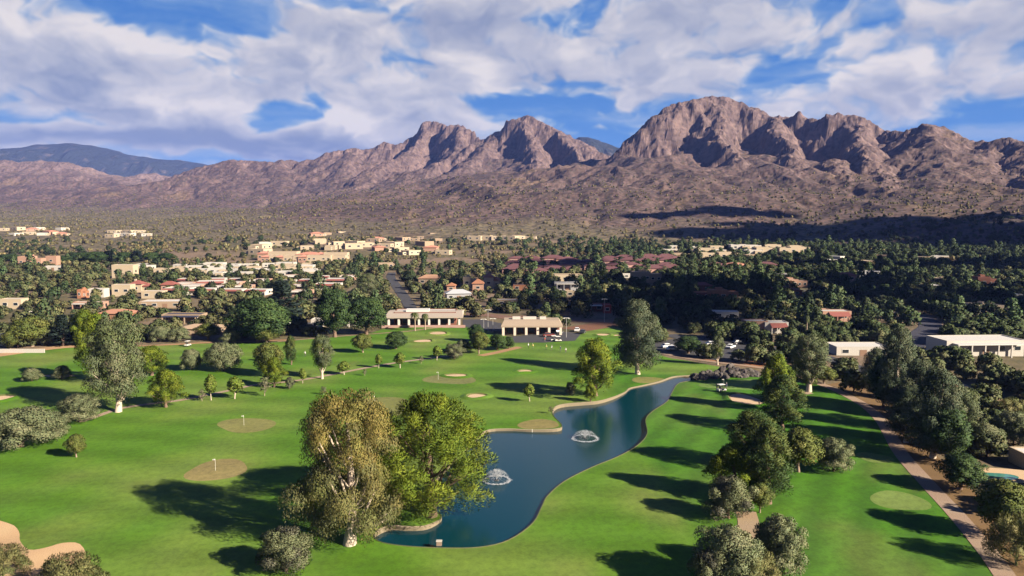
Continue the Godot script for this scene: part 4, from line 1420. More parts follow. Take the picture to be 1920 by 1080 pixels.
# fills a four sided piece of town with copies of some models
func quarter(models: Dictionary, kinds: Array, q: Array, across: int, rows: int, label: String, loose: float):
	for j in rows:
		var nth := 0
		for i in across:
			if rng.randf() < 0.1:
				continue
			var u := clampf((i + 0.5 + (rng.randf() - 0.5) * (0.3 + loose)) / across, 0.0, 1.0)
			var v := clampf((j + 0.5 + (rng.randf() - 0.5) * (0.2 + loose)) / rows, 0.0, 1.0)
			var p: Vector2 = q[0].lerp(q[1], u).lerp(q[3].lerp(q[2], u), v)
			var clear := true
			for k in keep_out:
				if Vector2(k[0], k[1]).distance_to(p) < k[2] + 5.0:
					clear = false
			for s in keep_strips:
				if near_strip(p, s, 9.0):
					clear = false
			if not clear:
				continue
			var o: Node3D = models[kinds[rng.randi() % kinds.size()]].duplicate()
			o.name = numbered("house")
			add_child(o)
			o.position = on_ground(p.x, p.y)
			o.rotation.y = (rng.randf() - 0.5) * loose * 4.0 + (PI / 2 * (rng.randi() % 2) if loose > 0.25 else 0.0)
			o.scale = Vector3.ONE * rng.randf_range(0.7, 1.05)
			var where := "%s from the left" % COUNT[mini(nth, 19)] if nth > 0 else "leftmost"
			if rows > 1:
				where += [", front row", ", second row", ", third row", ", back row"][j if j < rows - 1 else 3]
			tag(o, label + ", " + where, "house", "houses: " + label.substr(label.find(" ") + 1))
			nth += 1
			keep_out.append([p.x, p.y, 7.0])
			if p.y < -700.0:
				o.scale *= 1.3
				keep_out.append([p.x, p.y + 13.0, 10.0])
				keep_out.append([p.x, p.y + 28.0, 9.0])


func near_strip(p: Vector2, s: Array, more: float) -> bool:
	var line: PackedVector2Array = s[0]
	for i in line.size():
		if p.distance_to(line[i]) < s[1] + more:
			return true
	return false


func build_clubhouse():
	var c := [-35.1, -305.4, 4.5, 31.1]
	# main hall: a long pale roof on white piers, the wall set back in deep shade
	var o := thing("clubhouse", "long clubhouse with a pale roof on white piers above the lawn", "building", on_ground(c[0], c[1]), 0.03)
	var w: float = c[3]
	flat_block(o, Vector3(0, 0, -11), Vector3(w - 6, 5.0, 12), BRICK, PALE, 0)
	for k in 9:
		var mk := Maker.new()
		mk.box(Vector3(-w * 0.5 + 5 + (w - 10) * k / 8.0, 1.7, -4.95), Vector3(2.4, 2.4, 0.08))
		part("window", mk.mesh(), mats["glass"], o)
	for k in 8:
		var mk := Maker.new()
		mk.tint = Color(0.50, 0.45, 0.40)
		mk.box(Vector3(-w * 0.5 + 1.5 + (w - 3) * k / 7.0, 1.7, -0.8), Vector3(0.8, 4.4, 0.8))
		part("pier", mk.mesh(), mats["stucco"], o)
	var mk := Maker.new()
	mk.tint = Color(0.29, 0.245, 0.205)
	mk.quad(Vector3(-w * 0.5, 3.9, 0.2), Vector3(w * 0.5, 3.9, 0.2), Vector3(w * 0.48, 5.2, -8), Vector3(-w * 0.48, 5.2, -8))
	mk.quad(Vector3(-w * 0.5, 3.3, 0.2), Vector3(w * 0.5, 3.3, 0.2), Vector3(w * 0.5, 3.9, 0.2), Vector3(-w * 0.5, 3.9, 0.2))
	mk.quad(Vector3(-w * 0.48, 5.2, -8), Vector3(w * 0.48, 5.2, -8), Vector3(w * 0.5, 4.4, -18), Vector3(-w * 0.5, 4.4, -18))
	mk.tri(Vector3(w * 0.5, 3.3, 0.2), Vector3(w * 0.5, 4.4, -18), Vector3(w * 0.48, 5.2, -8))
	mk.tri(Vector3(-w * 0.5, 3.3, 0.2), Vector3(-w * 0.48, 5.2, -8), Vector3(-w * 0.5, 4.4, -18))
	part("roof", mk.mesh(), mats["roofing"], o)
	mk = Maker.new()
	mk.tint = PALE
	mk.box(Vector3(-w * 0.1, 5.4, -9), Vector3(w * 0.3, 1.0, 5.0))
	part("roof_housing", mk.mesh(), mats["roofing"], o)
	mk = Maker.new()
	mk.tint = Color(0.28, 0.18, 0.15)
	mk.box(Vector3(0, 0.3, 2.5), Vector3(w + 2, 1.1, 0.25))
	part("terrace_wall", mk.mesh(), mats["stucco"], o)
	# low wing nearer the pond
	var b := [7.4, -283.7, 4.6, 22.8]
	var l := thing("clubhouse", "low tan clubhouse wing with arcaded porch beside the cart yard", "building", on_ground(b[0], b[1]), 0.0)
	w = b[3]
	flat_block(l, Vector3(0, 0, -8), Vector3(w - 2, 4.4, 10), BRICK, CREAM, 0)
	mk = Maker.new()
	mk.tint = Color(0.27, 0.215, 0.16)
	mk.quad(Vector3(-w * 0.5, 3.5, 0.6), Vector3(w * 0.5, 3.5, 0.6), Vector3(w * 0.5 - 1, 4.9, -4), Vector3(-w * 0.5 + 1, 4.9, -4))
	mk.quad(Vector3(-w * 0.5, 2.9, 0.6), Vector3(w * 0.5, 2.9, 0.6), Vector3(w * 0.5, 3.5, 0.6), Vector3(-w * 0.5, 3.5, 0.6))
	mk.quad(Vector3(w * 0.5, 2.9, 0.6), Vector3(w * 0.5, 2.9, -14), Vector3(w * 0.5, 3.5, -14), Vector3(w * 0.5, 3.5, 0.6))
	mk.quad(Vector3(w * 0.5, 3.5, 0.6), Vector3(w * 0.5, 3.5, -14), Vector3(w * 0.5 - 1, 4.9, -12), Vector3(w * 0.5 - 1, 4.9, -4))
	mk.quad(Vector3(-w * 0.5 + 1, 4.9, -4), Vector3(w * 0.5 - 1, 4.9, -4), Vector3(w * 0.5 - 1, 4.9, -12), Vector3(-w * 0.5 + 1, 4.9, -12))
	part("roof", mk.mesh(), mats["roofing"], l)
	for k in 3:
		mk = Maker.new()
		mk.tint = Color(0.42, 0.38, 0.33)
		mk.box(Vector3(-w * 0.25 + w * 0.22 * k, 5.3, -8), Vector3([3.0, 5.0, 2.4][k], 0.9, 2.2))
		part("roof_unit", mk.mesh(), mats["roofing"], l)
	for k in 6:
		mk = Maker.new()
		mk.tint = Color(0.50, 0.43, 0.35)
		mk.box(Vector3(-w * 0.5 + 0.8 + (w - 1.6) * k / 5.0, 1.3, 0.1), Vector3(0.9, 3.6, 0.9))
		part("pier", mk.mesh(), mats["stucco"], l)
	for k in 5:
		mk = Maker.new()
		mk.box(Vector3(-w * 0.5 + 3 + (w - 6) * k / 4.0, 1.4, -2.95), Vector3(2.0, 2.2, 0.08))
		part("window", mk.mesh(), mats["glass"], l)
	# white block and hall behind the two dark trees
	house(-77.4, -302.5, 3.6, 4.0, "flat", WHITE, WHITE, "white gable end wall left of the two dark trees", 0.0, "", "clubhouse")
	house(-58.5, -305.4, 4.3, 15.8, "porch", WHITE, WHITE, "white clubhouse hall behind the two dark trees", 0.0, "", "clubhouse")
	keep_out.append([c[0], c[1] - 8.0, 20.0])
	keep_out.append([b[0], b[1] - 6.0, 17.0])


func pool():
	var at := Vector3(0, 0, 0)
	var p: Vector2 = Vector2(82.1, -128.3)
	setting("pool_deck", clipped_sheet(blob(p + Vector2(2, -1), 13.0, 9.0), PackedVector2Array(), 2.0, 0.08, one_colour(Color(1.1, 1.0, 0.9), 0.1)), mats["sand"], "pale pool deck at the right edge")
	var m := plain_mat("pool_water", Color(0.04, 0.15, 0.125), 0.08)
	m.metallic_specular = 0.5
	setting("swimming_pool", clipped_sheet(blob(p, 7.5, 4.6), PackedVector2Array(), 2.0, 0.10, one_colour(Color(1, 1, 1), 0.02)), m, "small green swimming pool at the right edge")
	keep_out.append([p.x, p.y, 8.0])


# ---------------------------------------------------------------- trees
var kinds := {}


func unit() -> Vector3:
	var y := rng.randf() * 2.0 - 1.0
	var a := rng.randf() * TAU
	var r := sqrt(1.0 - y * y)
	return Vector3(r * cos(a), y, r * sin(a))


# masses of leaves inside an outline: radii from the foot of the crown to its top, as shares of half the width
func masses(outline: Array, w: float, y0: float, y1: float, count: int, r0: float, r1: float, tall: float, shades: Array, even := 0.0) -> Array:
	var out := []
	var lobes := []
	for k in 24:
		lobes.append(lerpf(rng.randf_range(0.66, 1.18), 1.0, even))
	for k in count:
		var t := (k + rng.randf()) / count
		var f := t * (outline.size() - 1)
		var i := mini(int(f), outline.size() - 2)
		var reach: float = lerpf(outline[i], outline[i + 1], f - i) * w * 0.5
		var r := rng.randf_range(r0, r1)
		var a := k * 2.39996 + rng.randf() * 0.9
		var d := maxf(reach - r * 0.9, 0.0) * (0.35 + 0.65 * sqrt(rng.randf())) * rng.randf_range(0.85, 1.12)
		d *= lobes[int(fposmod(a, TAU) / TAU * 6.0) % 6 + 6 * mini(int(t * 4.0), 3)]
		var y := lerpf(y0 + r * tall * 0.7, y1 - r * tall * 0.9, t)
		out.append([Vector3(cos(a) * d, y, sin(a) * d), Vector3(r, r * tall, r), shades[rng.randi() % shades.size()]])
	return out


func leaves(lumps: Array, count: int, long: float, wide: float, style: String, hollow := 0.5) -> ArrayMesh:
	var share := PackedFloat32Array()
	var sum := 0.0
	var mid := Vector3.ZERO
	for l in lumps:
		sum += l[1].x * l[1].y
		share.append(sum)
		mid += l[0] / lumps.size()
	var v := PackedVector3Array()
	var n := PackedVector3Array()
	var c := PackedColorArray()
	v.resize(count * 4)
	n.resize(count * 4)
	c.resize(count * 4)
	var idx := PackedInt32Array()
	idx.resize(count * 6)
	for q in count:
		var l: Array = lumps[mini(share.bsearch(rng.randf() * sum), lumps.size() - 1)]
		var dir := unit()
		if dir.y < -0.25 and rng.randf() < 0.6:
			dir.y = -dir.y
		var p: Vector3 = l[0] + dir * l[1] * lerpf(hollow, 1.03, sqrt(rng.randf()))
		var glob := (p - mid).normalized()
		var nm := (dir * 0.9 + glob * 0.25 + unit() * 0.22).normalized()
		var axis: Vector3
		if style == "droop":
			axis = (Vector3.DOWN + unit() * 0.55).normalized()
		elif style == "tuft":
			axis = (dir * 0.9 + Vector3.UP * 0.35 + unit() * 0.5).normalized()
		elif style == "layer":
			axis = (Vector3(glob.x, 0.05, glob.z).normalized() + unit() * 0.35).normalized()
		else:
			axis = unit()
		var side := axis.cross(nm + unit() * 0.8).normalized()
		if side.cross(axis).dot(nm) < 0.0:
			side = -side
		var s := rng.randf_range(0.65, 1.3)
		var a := axis * long * 0.5 * s
		var b := side * wide * 0.5 * s
		var o := q * 4
		v[o] = p - a
		v[o + 1] = p + b
		v[o + 2] = p + a
		v[o + 3] = p - b
		var k := rng.randf_range(0.82, 1.2)
		var tint := Color(l[2].r * k * rng.randf_range(0.9, 1.12), l[2].g * k, l[2].b * k)
		for m in 4:
			n[o + m] = nm
			c[o + m] = tint
		idx[q * 6] = o
		idx[q * 6 + 1] = o + 2
		idx[q * 6 + 2] = o + 1
		idx[q * 6 + 3] = o
		idx[q * 6 + 4] = o + 3
		idx[q * 6 + 5] = o + 2
	var arr := []
	arr.resize(Mesh.ARRAY_MAX)
	arr[Mesh.ARRAY_VERTEX] = v
	arr[Mesh.ARRAY_NORMAL] = n
	arr[Mesh.ARRAY_COLOR] = c
	arr[Mesh.ARRAY_INDEX] = idx
	var m := ArrayMesh.new()
	m.add_surface_from_arrays(Mesh.PRIMITIVE_TRIANGLES, arr)
	return m


# a tapered, slightly bent trunk and limbs that run out to some of the masses
func wood(lumps: Array, h: float, r: float, tint: Color, limbs: int, lean := 0.0) -> ArrayMesh:
	var mk := Maker.new()
	mk.tint = tint
	var path := []
	var radii := []
	for k in 8:
		var t := k / 7.0
		path.append(Vector3(sin(t * 4.0 + lean) * 0.02 * h + lean * t * h * 0.2, t * h - 0.3, cos(t * 5.0) * 0.015 * h))
		radii.append(r * (1.0 - 0.72 * t) * (1.25 if k == 0 else 1.0))
	mk.tube(path, radii, 8)
	for q in limbs:
		var l: Array = lumps[int(float(q) / limbs * lumps.size())]
		var top: Vector3 = l[0]
		var t := clampf((top.y / h) * 0.62, 0.18, 0.9)
		var from: Vector3 = path[int(t * 7.0)]
		var mid := from.lerp(top, 0.5) + Vector3(0, -0.04 * h, 0)
		var lr := r * (1.0 - 0.72 * t) * 0.55
		mk.tint = tint * rng.randf_range(0.85, 1.15)
		mk.tube([from, mid, top], [lr, lr * 0.65, lr * 0.25], 5, false)
	return mk.mesh()


func tree_kind(called: String, w: float, h: float, lumps: Array, crown: Mesh, trunk: Mesh, also := []):
	kinds[called] = {"w": w, "h": h, "crown": crown, "trunk": trunk, "also": also, "lumps": lumps}


func make_kinds():
	var grey := [Color(0.080, 0.094, 0.048), Color(0.066, 0.084, 0.042), Color(0.098, 0.106, 0.056), Color(0.07, 0.088, 0.036)]
	var gold := [Color(0.115, 0.108, 0.030), Color(0.115, 0.10, 0.028), Color(0.088, 0.088, 0.034), Color(0.128, 0.104, 0.034), Color(0.10, 0.105, 0.028), Color(0.082, 0.088, 0.038)]
	var lime := [Color(0.092, 0.126, 0.010), Color(0.076, 0.110, 0.010), Color(0.110, 0.137, 0.013), Color(0.062, 0.094, 0.011)]
	var dusk := [Color(0.028, 0.052, 0.016), Color(0.038, 0.064, 0.019), Color(0.024, 0.044, 0.016)]
	var blue := [Color(0.018, 0.030, 0.022), Color(0.024, 0.036, 0.024), Color(0.015, 0.026, 0.022)]
	var sage := [Color(0.105, 0.118, 0.060), Color(0.088, 0.104, 0.052), Color(0.122, 0.130, 0.070)]
	var olive := [Color(0.076, 0.092, 0.022), Color(0.062, 0.080, 0.020), Color(0.092, 0.098, 0.026)]
	var pale_bark := Color(0.40, 0.33, 0.26)
	var brown := Color(0.13, 0.09, 0.065)
	var l := masses([0.8, 0.95, 1.05, 0.86, 0.92, 1.0, 0.85, 0.6], 16.0, 0.6, 20.7, 96, 1.0, 2.1, 1.3, gold, 0.45)
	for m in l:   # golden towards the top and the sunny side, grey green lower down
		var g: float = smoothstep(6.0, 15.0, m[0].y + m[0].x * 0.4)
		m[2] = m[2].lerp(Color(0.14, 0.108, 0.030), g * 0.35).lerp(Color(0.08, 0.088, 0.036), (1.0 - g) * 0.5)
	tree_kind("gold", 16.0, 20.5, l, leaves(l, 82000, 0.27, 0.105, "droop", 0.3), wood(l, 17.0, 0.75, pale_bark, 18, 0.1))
	l = masses([0.75, 1.0, 1.05, 1.0, 0.95, 0.85, 0.62, 0.28], 16.0, 1.2, 18.5, 175, 0.85, 1.5, 1.4, lime, 1.0)
	tree_kind("round_pine", 15.0, 18.3, l, leaves(l, 82000, 0.34, 0.08, "tuft", 0.25), wood(l, 14.0, 0.6, brown, 22))
	l = masses([0.6, 1.0, 0.95, 0.9, 0.95, 0.8, 0.75, 0.4], 11.0, 2.8, 20.7, 66, 0.9, 1.8, 1.4, grey)
	tree_kind("eucalyptus", 11.0, 20.5, l, leaves(l, 34000, 0.36, 0.12, "droop", 0.3), wood(l, 18.0, 0.46, pale_bark, 12, 0.05))
	l = masses([0.7, 1.0, 0.95, 0.9, 0.95, 0.8, 0.7, 0.35], 11.0, 1.4, 20.7, 66, 0.9, 1.8, 1.4, [Color(0.044, 0.060, 0.036), Color(0.056, 0.072, 0.042), Color(0.038, 0.054, 0.030), Color(0.066, 0.078, 0.044)])
	tree_kind("blue_eucalyptus", 11.0, 20.5, l, leaves(l, 32000, 0.37, 0.13, "droop", 0.3), wood(l, 18.0, 0.42, pale_bark, 12, -0.08))
	l = masses([0.5, 0.8, 0.7, 0.95, 1.0, 0.8, 0.9, 0.5], 11.0, 4.0, 18.0, 46, 0.9, 1.8, 1.3, [grey[1], grey[3], olive[0], grey[0]])
	tree_kind("open_eucalyptus", 11.0, 18.0, l, leaves(l, 20000, 0.38, 0.13, "droop", 0.3), wood(l, 16.0, 0.5, pale_bark, 12, -0.15))
	l = masses([0.7, 1.0, 0.9, 0.75, 0.55, 0.3], 9.0, 1.4, 11.0, 46, 0.7, 1.3, 1.2, lime)
	tree_kind("pine", 9.0, 11.0, l, leaves(l, 22000, 0.33, 0.095, "tuft", 0.3), wood(l, 8.5, 0.32, brown, 10))
	l = masses([0.7, 0.9, 1.0, 0.85, 0.7, 0.35], 9.0, 1.2, 13.0, 50, 0.8, 1.5, 1.1, [dusk[1], dusk[0], olive[1], dusk[1]])
	tree_kind("dark_pine", 9.0, 13.0, l, leaves(l, 22000, 0.34, 0.10, "tuft", 0.3), wood(l, 10.0, 0.36, brown, 10))
	l = masses([0.85, 1.0, 0.95, 0.8, 0.45], 9.0, 0.5, 5.8, 42, 0.8, 1.4, 0.85, sage)
	tree_kind("mesquite", 9.0, 5.8, l, leaves(l, 26000, 0.20, 0.11, "round", 0.3), wood(l, 3.6, 0.26, brown, 12))
	l = masses([0.8, 0.75, 1.0, 0.75, 0.55], 8.0, 0.3, 5.4, 34, 0.7, 1.2, 1.0, [sage[1], sage[0], Color(0.085, 0.086, 0.06)])
	tree_kind("grey_shrub", 8.0, 5.4, l, leaves(l, 26000, 0.20, 0.08, "tuft", 0.3), wood(l, 3.2, 0.2, brown, 12))
	l = masses([0.8, 1.0, 0.9, 0.6], 8.0, 0.3, 4.6, 34, 0.7, 1.2, 0.9, [Color(0.115, 0.115, 0.045), Color(0.095, 0.105, 0.038), Color(0.13, 0.12, 0.05)])
	tree_kind("feathery", 8.0, 4.6, l, leaves(l, 16000, 0.30, 0.055, "tuft", 0.3), wood(l, 2.6, 0.18, Color(0.12, 0.14, 0.05), 10))
	l = masses([0.6, 1.0, 0.95, 0.7, 0.35], 3.4, 1.3, 5.0, 14, 0.5, 0.85, 1.15, [Color(0.08, 0.115, 0.016), Color(0.068, 0.098, 0.014), Color(0.095, 0.12, 0.022)])
	tree_kind("sapling", 3.4, 5.0, l, leaves(l, 1700, 0.40, 0.22, "round", 0.3), wood(l, 3.8, 0.12, Color(0.36, 0.30, 0.24), 5))
	l = masses([0.8, 1.0, 0.9, 0.6], 3.0, 0.8, 3.8, 8, 0.4, 0.7, 1.0, [Color(0.10, 0.10, 0.06), Color(0.085, 0.092, 0.05)])
	tree_kind("thin_sapling", 3.0, 3.8, l, leaves(l, 420, 0.32, 0.16, "round", 0.2), wood(l, 3.0, 0.07, Color(0.25, 0.2, 0.15), 6))
	l = masses([0.8, 1.0, 1.0, 0.9, 0.6], 12.0, 1.8, 13.0, 55, 1.1, 2.0, 1.0, dusk)
	tree_kind("broad_dark", 12.0, 13.0, l, leaves(l, 15000, 0.46, 0.28, "round", 0.35), wood(l, 9.5, 0.5, brown, 10))
	l = masses([0.7, 1.0, 0.95, 0.8, 0.4], 7.0, 1.3, 7.0, 30, 0.8, 1.4, 0.95, olive)
	tree_kind("olive_round", 7.0, 7.0, l, leaves(l, 12000, 0.28, 0.17, "round", 0.35), wood(l, 5.0, 0.24, Color(0.2, 0.15, 0.11), 8))
	l = masses([1.0, 0.9, 0.75, 0.55, 0.35, 0.12], 6.5, 0.8, 14.0, 46, 0.6, 1.2, 0.8, blue)
	tree_kind("conifer", 6.5, 14.0, l, leaves(l, 6000, 0.60, 0.22, "layer", 0.3), wood(l, 12.5, 0.3, brown, 8))
	l = masses([0.85, 1.0, 0.95, 0.75], 7.0, 0.4, 4.4, 18, 0.9, 1.4, 0.8, [Color(0.062, 0.072, 0.030), Color(0.052, 0.064, 0.025), Color(0.076, 0.080, 0.036)])
	tree_kind("town_mesquite", 7.0, 4.4, l, leaves(l, 1900, 0.60, 0.40, "round", 0.45), wood(l, 2.6, 0.2, brown, 6))
	l = masses([0.8, 1.0, 0.9, 0.6], 6.0, 0.5, 5.6, 18, 0.9, 1.3, 1.0, [Color(0.030, 0.046, 0.016), Color(0.038, 0.052, 0.018), Color(0.026, 0.040, 0.016)])
	tree_kind("town_tree", 6.0, 5.6, l, leaves(l, 1900, 0.60, 0.40, "round", 0.45), wood(l, 3.4, 0.2, brown, 6))


# x, z, height and width as they stand; each tree its own turn
func tree(x: float, z: float, h: float, w: float, kind: String, label: String, turn := -1.0, group := "", called := "", category := "tree") -> Node3D:
	var k: Dictionary = kinds[kind]
	var nice := {"gold": "eucalyptus_tree", "round_pine": "pine_tree", "eucalyptus": "eucalyptus_tree", "blue_eucalyptus": "eucalyptus_tree", "open_eucalyptus": "eucalyptus_tree", "pine": "pine_tree", "dark_pine": "pine_tree", "mesquite": "mesquite_tree", "grey_shrub": "shrub", "feathery": "shrub", "sapling": "sapling", "thin_sapling": "sapling", "broad_dark": "broadleaf_tree", "olive_round": "olive_tree", "conifer": "conifer_tree", "town_mesquite": "mesquite_tree", "town_tree": "broadleaf_tree"}
	var o := thing(called if called != "" else nice[kind], label, "shrub" if nice[kind] == "shrub" else category, on_ground(x, z), turn if turn >= 0.0 else rng.randf() * TAU, group)
	o.scale = Vector3(1.14 * w / k.w, h / k.h, 1.14 * w / k.w)
	part("trunk", k.trunk, mats["bark"], o)
	part("crown", k.crown, mats["leaf"], o)
	return o


func build_course_trees():
	make_kinds()
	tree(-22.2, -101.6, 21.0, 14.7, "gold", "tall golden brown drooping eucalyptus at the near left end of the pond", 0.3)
	tree(-12.3, -111.7, 18.6, 17.8, "round_pine", "big round yellow green pine on the point beside the pond", 1.0)
	tree(-28.5, -93.7, 5.8, 8.7, "grey_shrub", "grey green shrub at the foot of the golden eucalyptus")
	tree(-52.1, -86.5, 5.1, 8.6, "feathery", "feathery yellow green shrub on the bare sand in the bottom left corner")
	tree(-62.6, -91.2, 4.2, 6.2, "feathery", "pale wispy shrub cut by the bottom left corner of the picture")
	tree(-95.0, -146.2, 7.7, 15.7, "mesquite", "wide grey green mesquite at the left edge of the fairway")
	tree(-92.4, -151.9, 5.4, 7.6, "mesquite", "lower mesquite merging into the wide one at the left edge")
	tree(-94.2, -164.7, 6.1, 10.3, "mesquite", "round grey green mesquite left of the white trunked eucalyptus")
	tree(-80.9, -139.9, 4.5, 3.8, "olive_round", "lone small tree with a white trunk on the open left fairway")
	tree(-90.5, -173.8, 21.9, 15.1, "eucalyptus", "tall grey drooping eucalyptus with a thick white trunk at the left", 0.8)
	tree(-110.6, -203.0, 18.6, 12.0, "pine", "tall yellow green tree behind the white trunked eucalyptus")
	tree(-100.0, -211.1, 8.4, 11.6, "pine", "yellow green tree in the gap right of the left eucalyptus")
	tree(-80.8, -177.3, 9.2, 9.3, "pine", "bright bushy pine right of the left eucalyptus, near the path")
	tree(-72.9, -184.0, 6.5, 3.4, "sapling", "slim bright sapling by the path, left of a pair")
	tree(-67.8, -185.7, 5.6, 4.5, "sapling", "fuller bright sapling by the path, right of a pair")
	tree(-74.7, -183.0, 3.1, 2.3, "thin_sapling", "bare grey sapling beside the slim bright one")
	tree(-92.1, -219.2, 6.2, 7.7, "mesquite", "left of two grey mesquites in the middle of the left fairway")
	tree(-82.6, -218.4, 8.3, 12.0, "mesquite", "larger right one of two grey mesquites on the left fairway")
	tree(-129.3, -205.0, 3.6, 5.8, "mesquite", "small low mesquite left of the curved bunker")
	tree(-122.4, -207.0, 3.8, 5.5, "mesquite", "small grey mesquite standing in front of the curved bunker")
	tree(-67.6, -211.1, 9.9, 9.2, "olive_round", "upper olive green tree of the bushy group at centre left")
	tree(-62.1, -198.5, 8.0, 7.3, "pine", "yellow green leaning tree in front of the bushy group")
	tree(-61.3, -188.4, 5.0, 4.0, "thin_sapling", "pale grey shrub at the foot of the leaning tree")
	tree(-57.5, -196.7, 3.2, 2.8, "grey_shrub", "tiny round grey shrub right of the leaning tree")
	tree(-66.0, -227.9, 9.0, 4.5, "dark_pine", "small pointed dark pine on the back fairway")
	tree(-52.0, -209.1, 12.6, 7.1, "open_eucalyptus", "open branched tree with a bare white trunk by the path")
	tree(-56.0, -203.7, 4.2, 2.3, "sapling", "thin staked sapling left of the bare white trunk", -1.0)
	tree(-47.2, -214.0, 3.9, 4.2, "sapling", "yellow green young tree right of the bare white trunk")
	tree(-41.1, -212.6, 2.1, 1.6, "thin_sapling", "tiny bare sapling at the path's middle")
	tree(-48.2, -246.4, 6.3, 7.3, "olive_round", "olive and rusty round tree on the back fairway")
	tree(-38.7, -255.3, 5.9, 8.2, "broad_dark", "dark green round tree below the clubhouse lawn")
	tree(-38.9, -222.3, 4.3, 2.5, "sapling", "slim sapling on the fairway, left of three in a row")
	tree(-32.7, -222.3, 4.7, 3.8, "sapling", "bushy sapling on the fairway, middle of three in a row")
	tree(-27.1, -227.9, 2.6, 1.9, "thin_sapling", "bare twiggy sapling on the fairway between two green ones")
	tree(-23.0, -233.7, 4.6, 3.3, "sapling", "bright sapling left of the grey shrub clump")
	tree(-47.0, -189.6, 2.2, 2.1, "thin_sapling", "tiny grey sapling alone above the golden eucalyptus")
	tree(-17.8, -236.3, 4.8, 8.0, "grey_shrub", "grey shrub clump on the fairway right of the bright sapling")
	tree(-15.9, -247.4, 4.2, 6.9, "mesquite", "grey mesquite behind the grey shrub clump")
	tree(-10.6, -245.5, 7.4, 7.2, "olive_round", "rusty olive tree at the right end of the grey clump")
	tree(-12.6, -270.5, 6.1, 6.4, "broad_dark", "dark tree behind the rusty olive tree")
	tree(-4.9, -252.3, 5.3, 6.4, "broad_dark", "dark round tree on the edge of the driving range, left one")
	tree(-1.1, -254.3, 4.1, 3.9, "broad_dark", "smaller dark round tree on the edge of the driving range")
	tree(4.2, -182.4, 4.4, 3.1, "sapling", "bright sapling alone left of the bushy pine by the pond")
	tree(20.4, -187.3, 14.4, 14.1, "pine", "bushy yellow green pine on the far bank of the pond", 2.0)
	tree(18.7, -180.9, 4.7, 4.1, "pine", "small round pine at the water's edge below the bushy one")
	tree(14.5, -187.9, 3.4, 3.2, "grey_shrub", "small grey shrub left of the bushy pine by the pond")
	tree(8.7, -170.1, 1.7, 1.5, "thin_sapling", "tiny weedy shrub at the corner of the pond bank")
	tree(35.1, -214.0, 21.4, 14.8, "blue_eucalyptus", "tall dark grey green eucalyptus at the head of the pond", 2.4)
	tree(60.9, -226.2, 8.9, 4.8, "open_eucalyptus", "thin half bare rusty tree at the parking lot")
	tree(56.8, -246.4, 5.7, 9.7, "broad_dark", "spreading dark tree in front of the parked cars")
	tree(60.5, -173.8, 13.1, 9.6, "pine", "bright yellow green pine top behind the dark pine at the right")
	tree(56.2, -157.2, 12.1, 11.0, "dark_pine", "tall dark pine right of the round bunker")
	tree(42.6, -133.0, 10.7, 11.8, "dark_pine", "dark spreading pine of the right hand group, rear one")
	tree(35.1, -118.6, 9.1, 9.8, "pine", "yellow topped pine of the right hand group")
	tree(39.8, -116.6, 13.1, 9.3, "dark_pine", "tall olive pine of the right hand group, nearest the fairway")
	tree(32.1, -110.7, 6.6, 8.5, "grey_shrub", "thin grey tree in front of the yellow topped pine", -1.0, "", "olive_tree")
	tree(37.4, -112.9, 4.7, 3.8, "olive_round", "small olive tree with a pale trunk under the olive pine")
	tree(50.1, -131.6, 8.1, 8.2, "olive_round", "rounded olive tree on the edge of the right fairway")
	tree(56.5, -132.4, 5.9, 8.1, "mesquite", "pale rounded mesquite on the right fairway")
	tree(26.2, -89.8, 7.7, 10.3, "mesquite", "wide grey green bush at the bottom right of centre")
	tree(23.4, -87.8, 5.6, 6.1, "grey_shrub", "dark grey shrub left in front of the wide bush at the bottom")
	tree(33.3, -92.6, 7.7, 7.8, "mesquite", "grey green bush right of the short path at the bottom")
	tree(28.6, -87.2, 5.5, 6.1, "feathery", "yellow green feathery shrub between the two bottom bushes")
	tree(75.0, -192.5, 14.9, 12.5, "open_eucalyptus", "large olive eucalyptus at the top of the right fairway", 0.4)
	tree(75.4, -193.7, 5.9, 4.9, "olive_round", "small pale trunked tree under the large olive eucalyptus")
	tree(83.1, -202.4, 4.9, 6.6, "olive_round", "dark stemmed tree on the bare earth right of the large eucalyptus")
	tree(73.1, -200.4, 4.6, 5.7, "broad_dark", "dark tree behind the large olive eucalyptus")
	tree(86.4, -170.1, 20.0, 11.6, "blue_eucalyptus", "tallest blue green eucalyptus in the belt along the cart path", 1.2)
	tree(86.2, -176.3, 12.5, 7.5, "broad_dark", "dark tree left of the tallest eucalyptus in the belt")
	tree(84.5, -157.2, 15.2, 11.2, "blue_eucalyptus", "second eucalyptus of the belt, leaning over the path", 3.0)
	tree(77.9, -138.9, 16.9, 12.0, "blue_eucalyptus", "biggest front eucalyptus of the belt along the cart path", 4.4)
	tree(85.9, -145.5, 12.3, 8.8, "open_eucalyptus", "thin eucalyptus at the right side of the belt")
	tree(77.9, -149.0, 11.7, 9.6, "blue_eucalyptus", "slim eucalyptus squeezed in the middle of the belt", 5.1)
	tree(90.0, -188.4, 12.3, 8.0, "blue_eucalyptus", "first eucalyptus at the upper end of the belt", 0.9)
	tree(78.5, -135.9, 10.2, 8.8, "broad_dark", "dark green tree filling the foot of the belt")
	tree(89.9, -164.7, 10.6, 8.2, "broad_dark", "dark tree behind the middle of the belt")
	tree(86.5, -192.5, 6.1, 6.8, "town_mesquite", "spreading mesquite on the bare earth left of the belt")
	tree(73.4, -122.9, 5.9, 7.5, "broad_dark", "dark bushy tree beside the pool at the right")
	tree(68.8, -104.6, 8.4, 8.5, "olive_round", "rounded olive tree at the right edge below the pool")
	tree(64.8, -95.5, 6.7, 7.2, "feathery", "yellow green shrub at the right edge near the bottom")
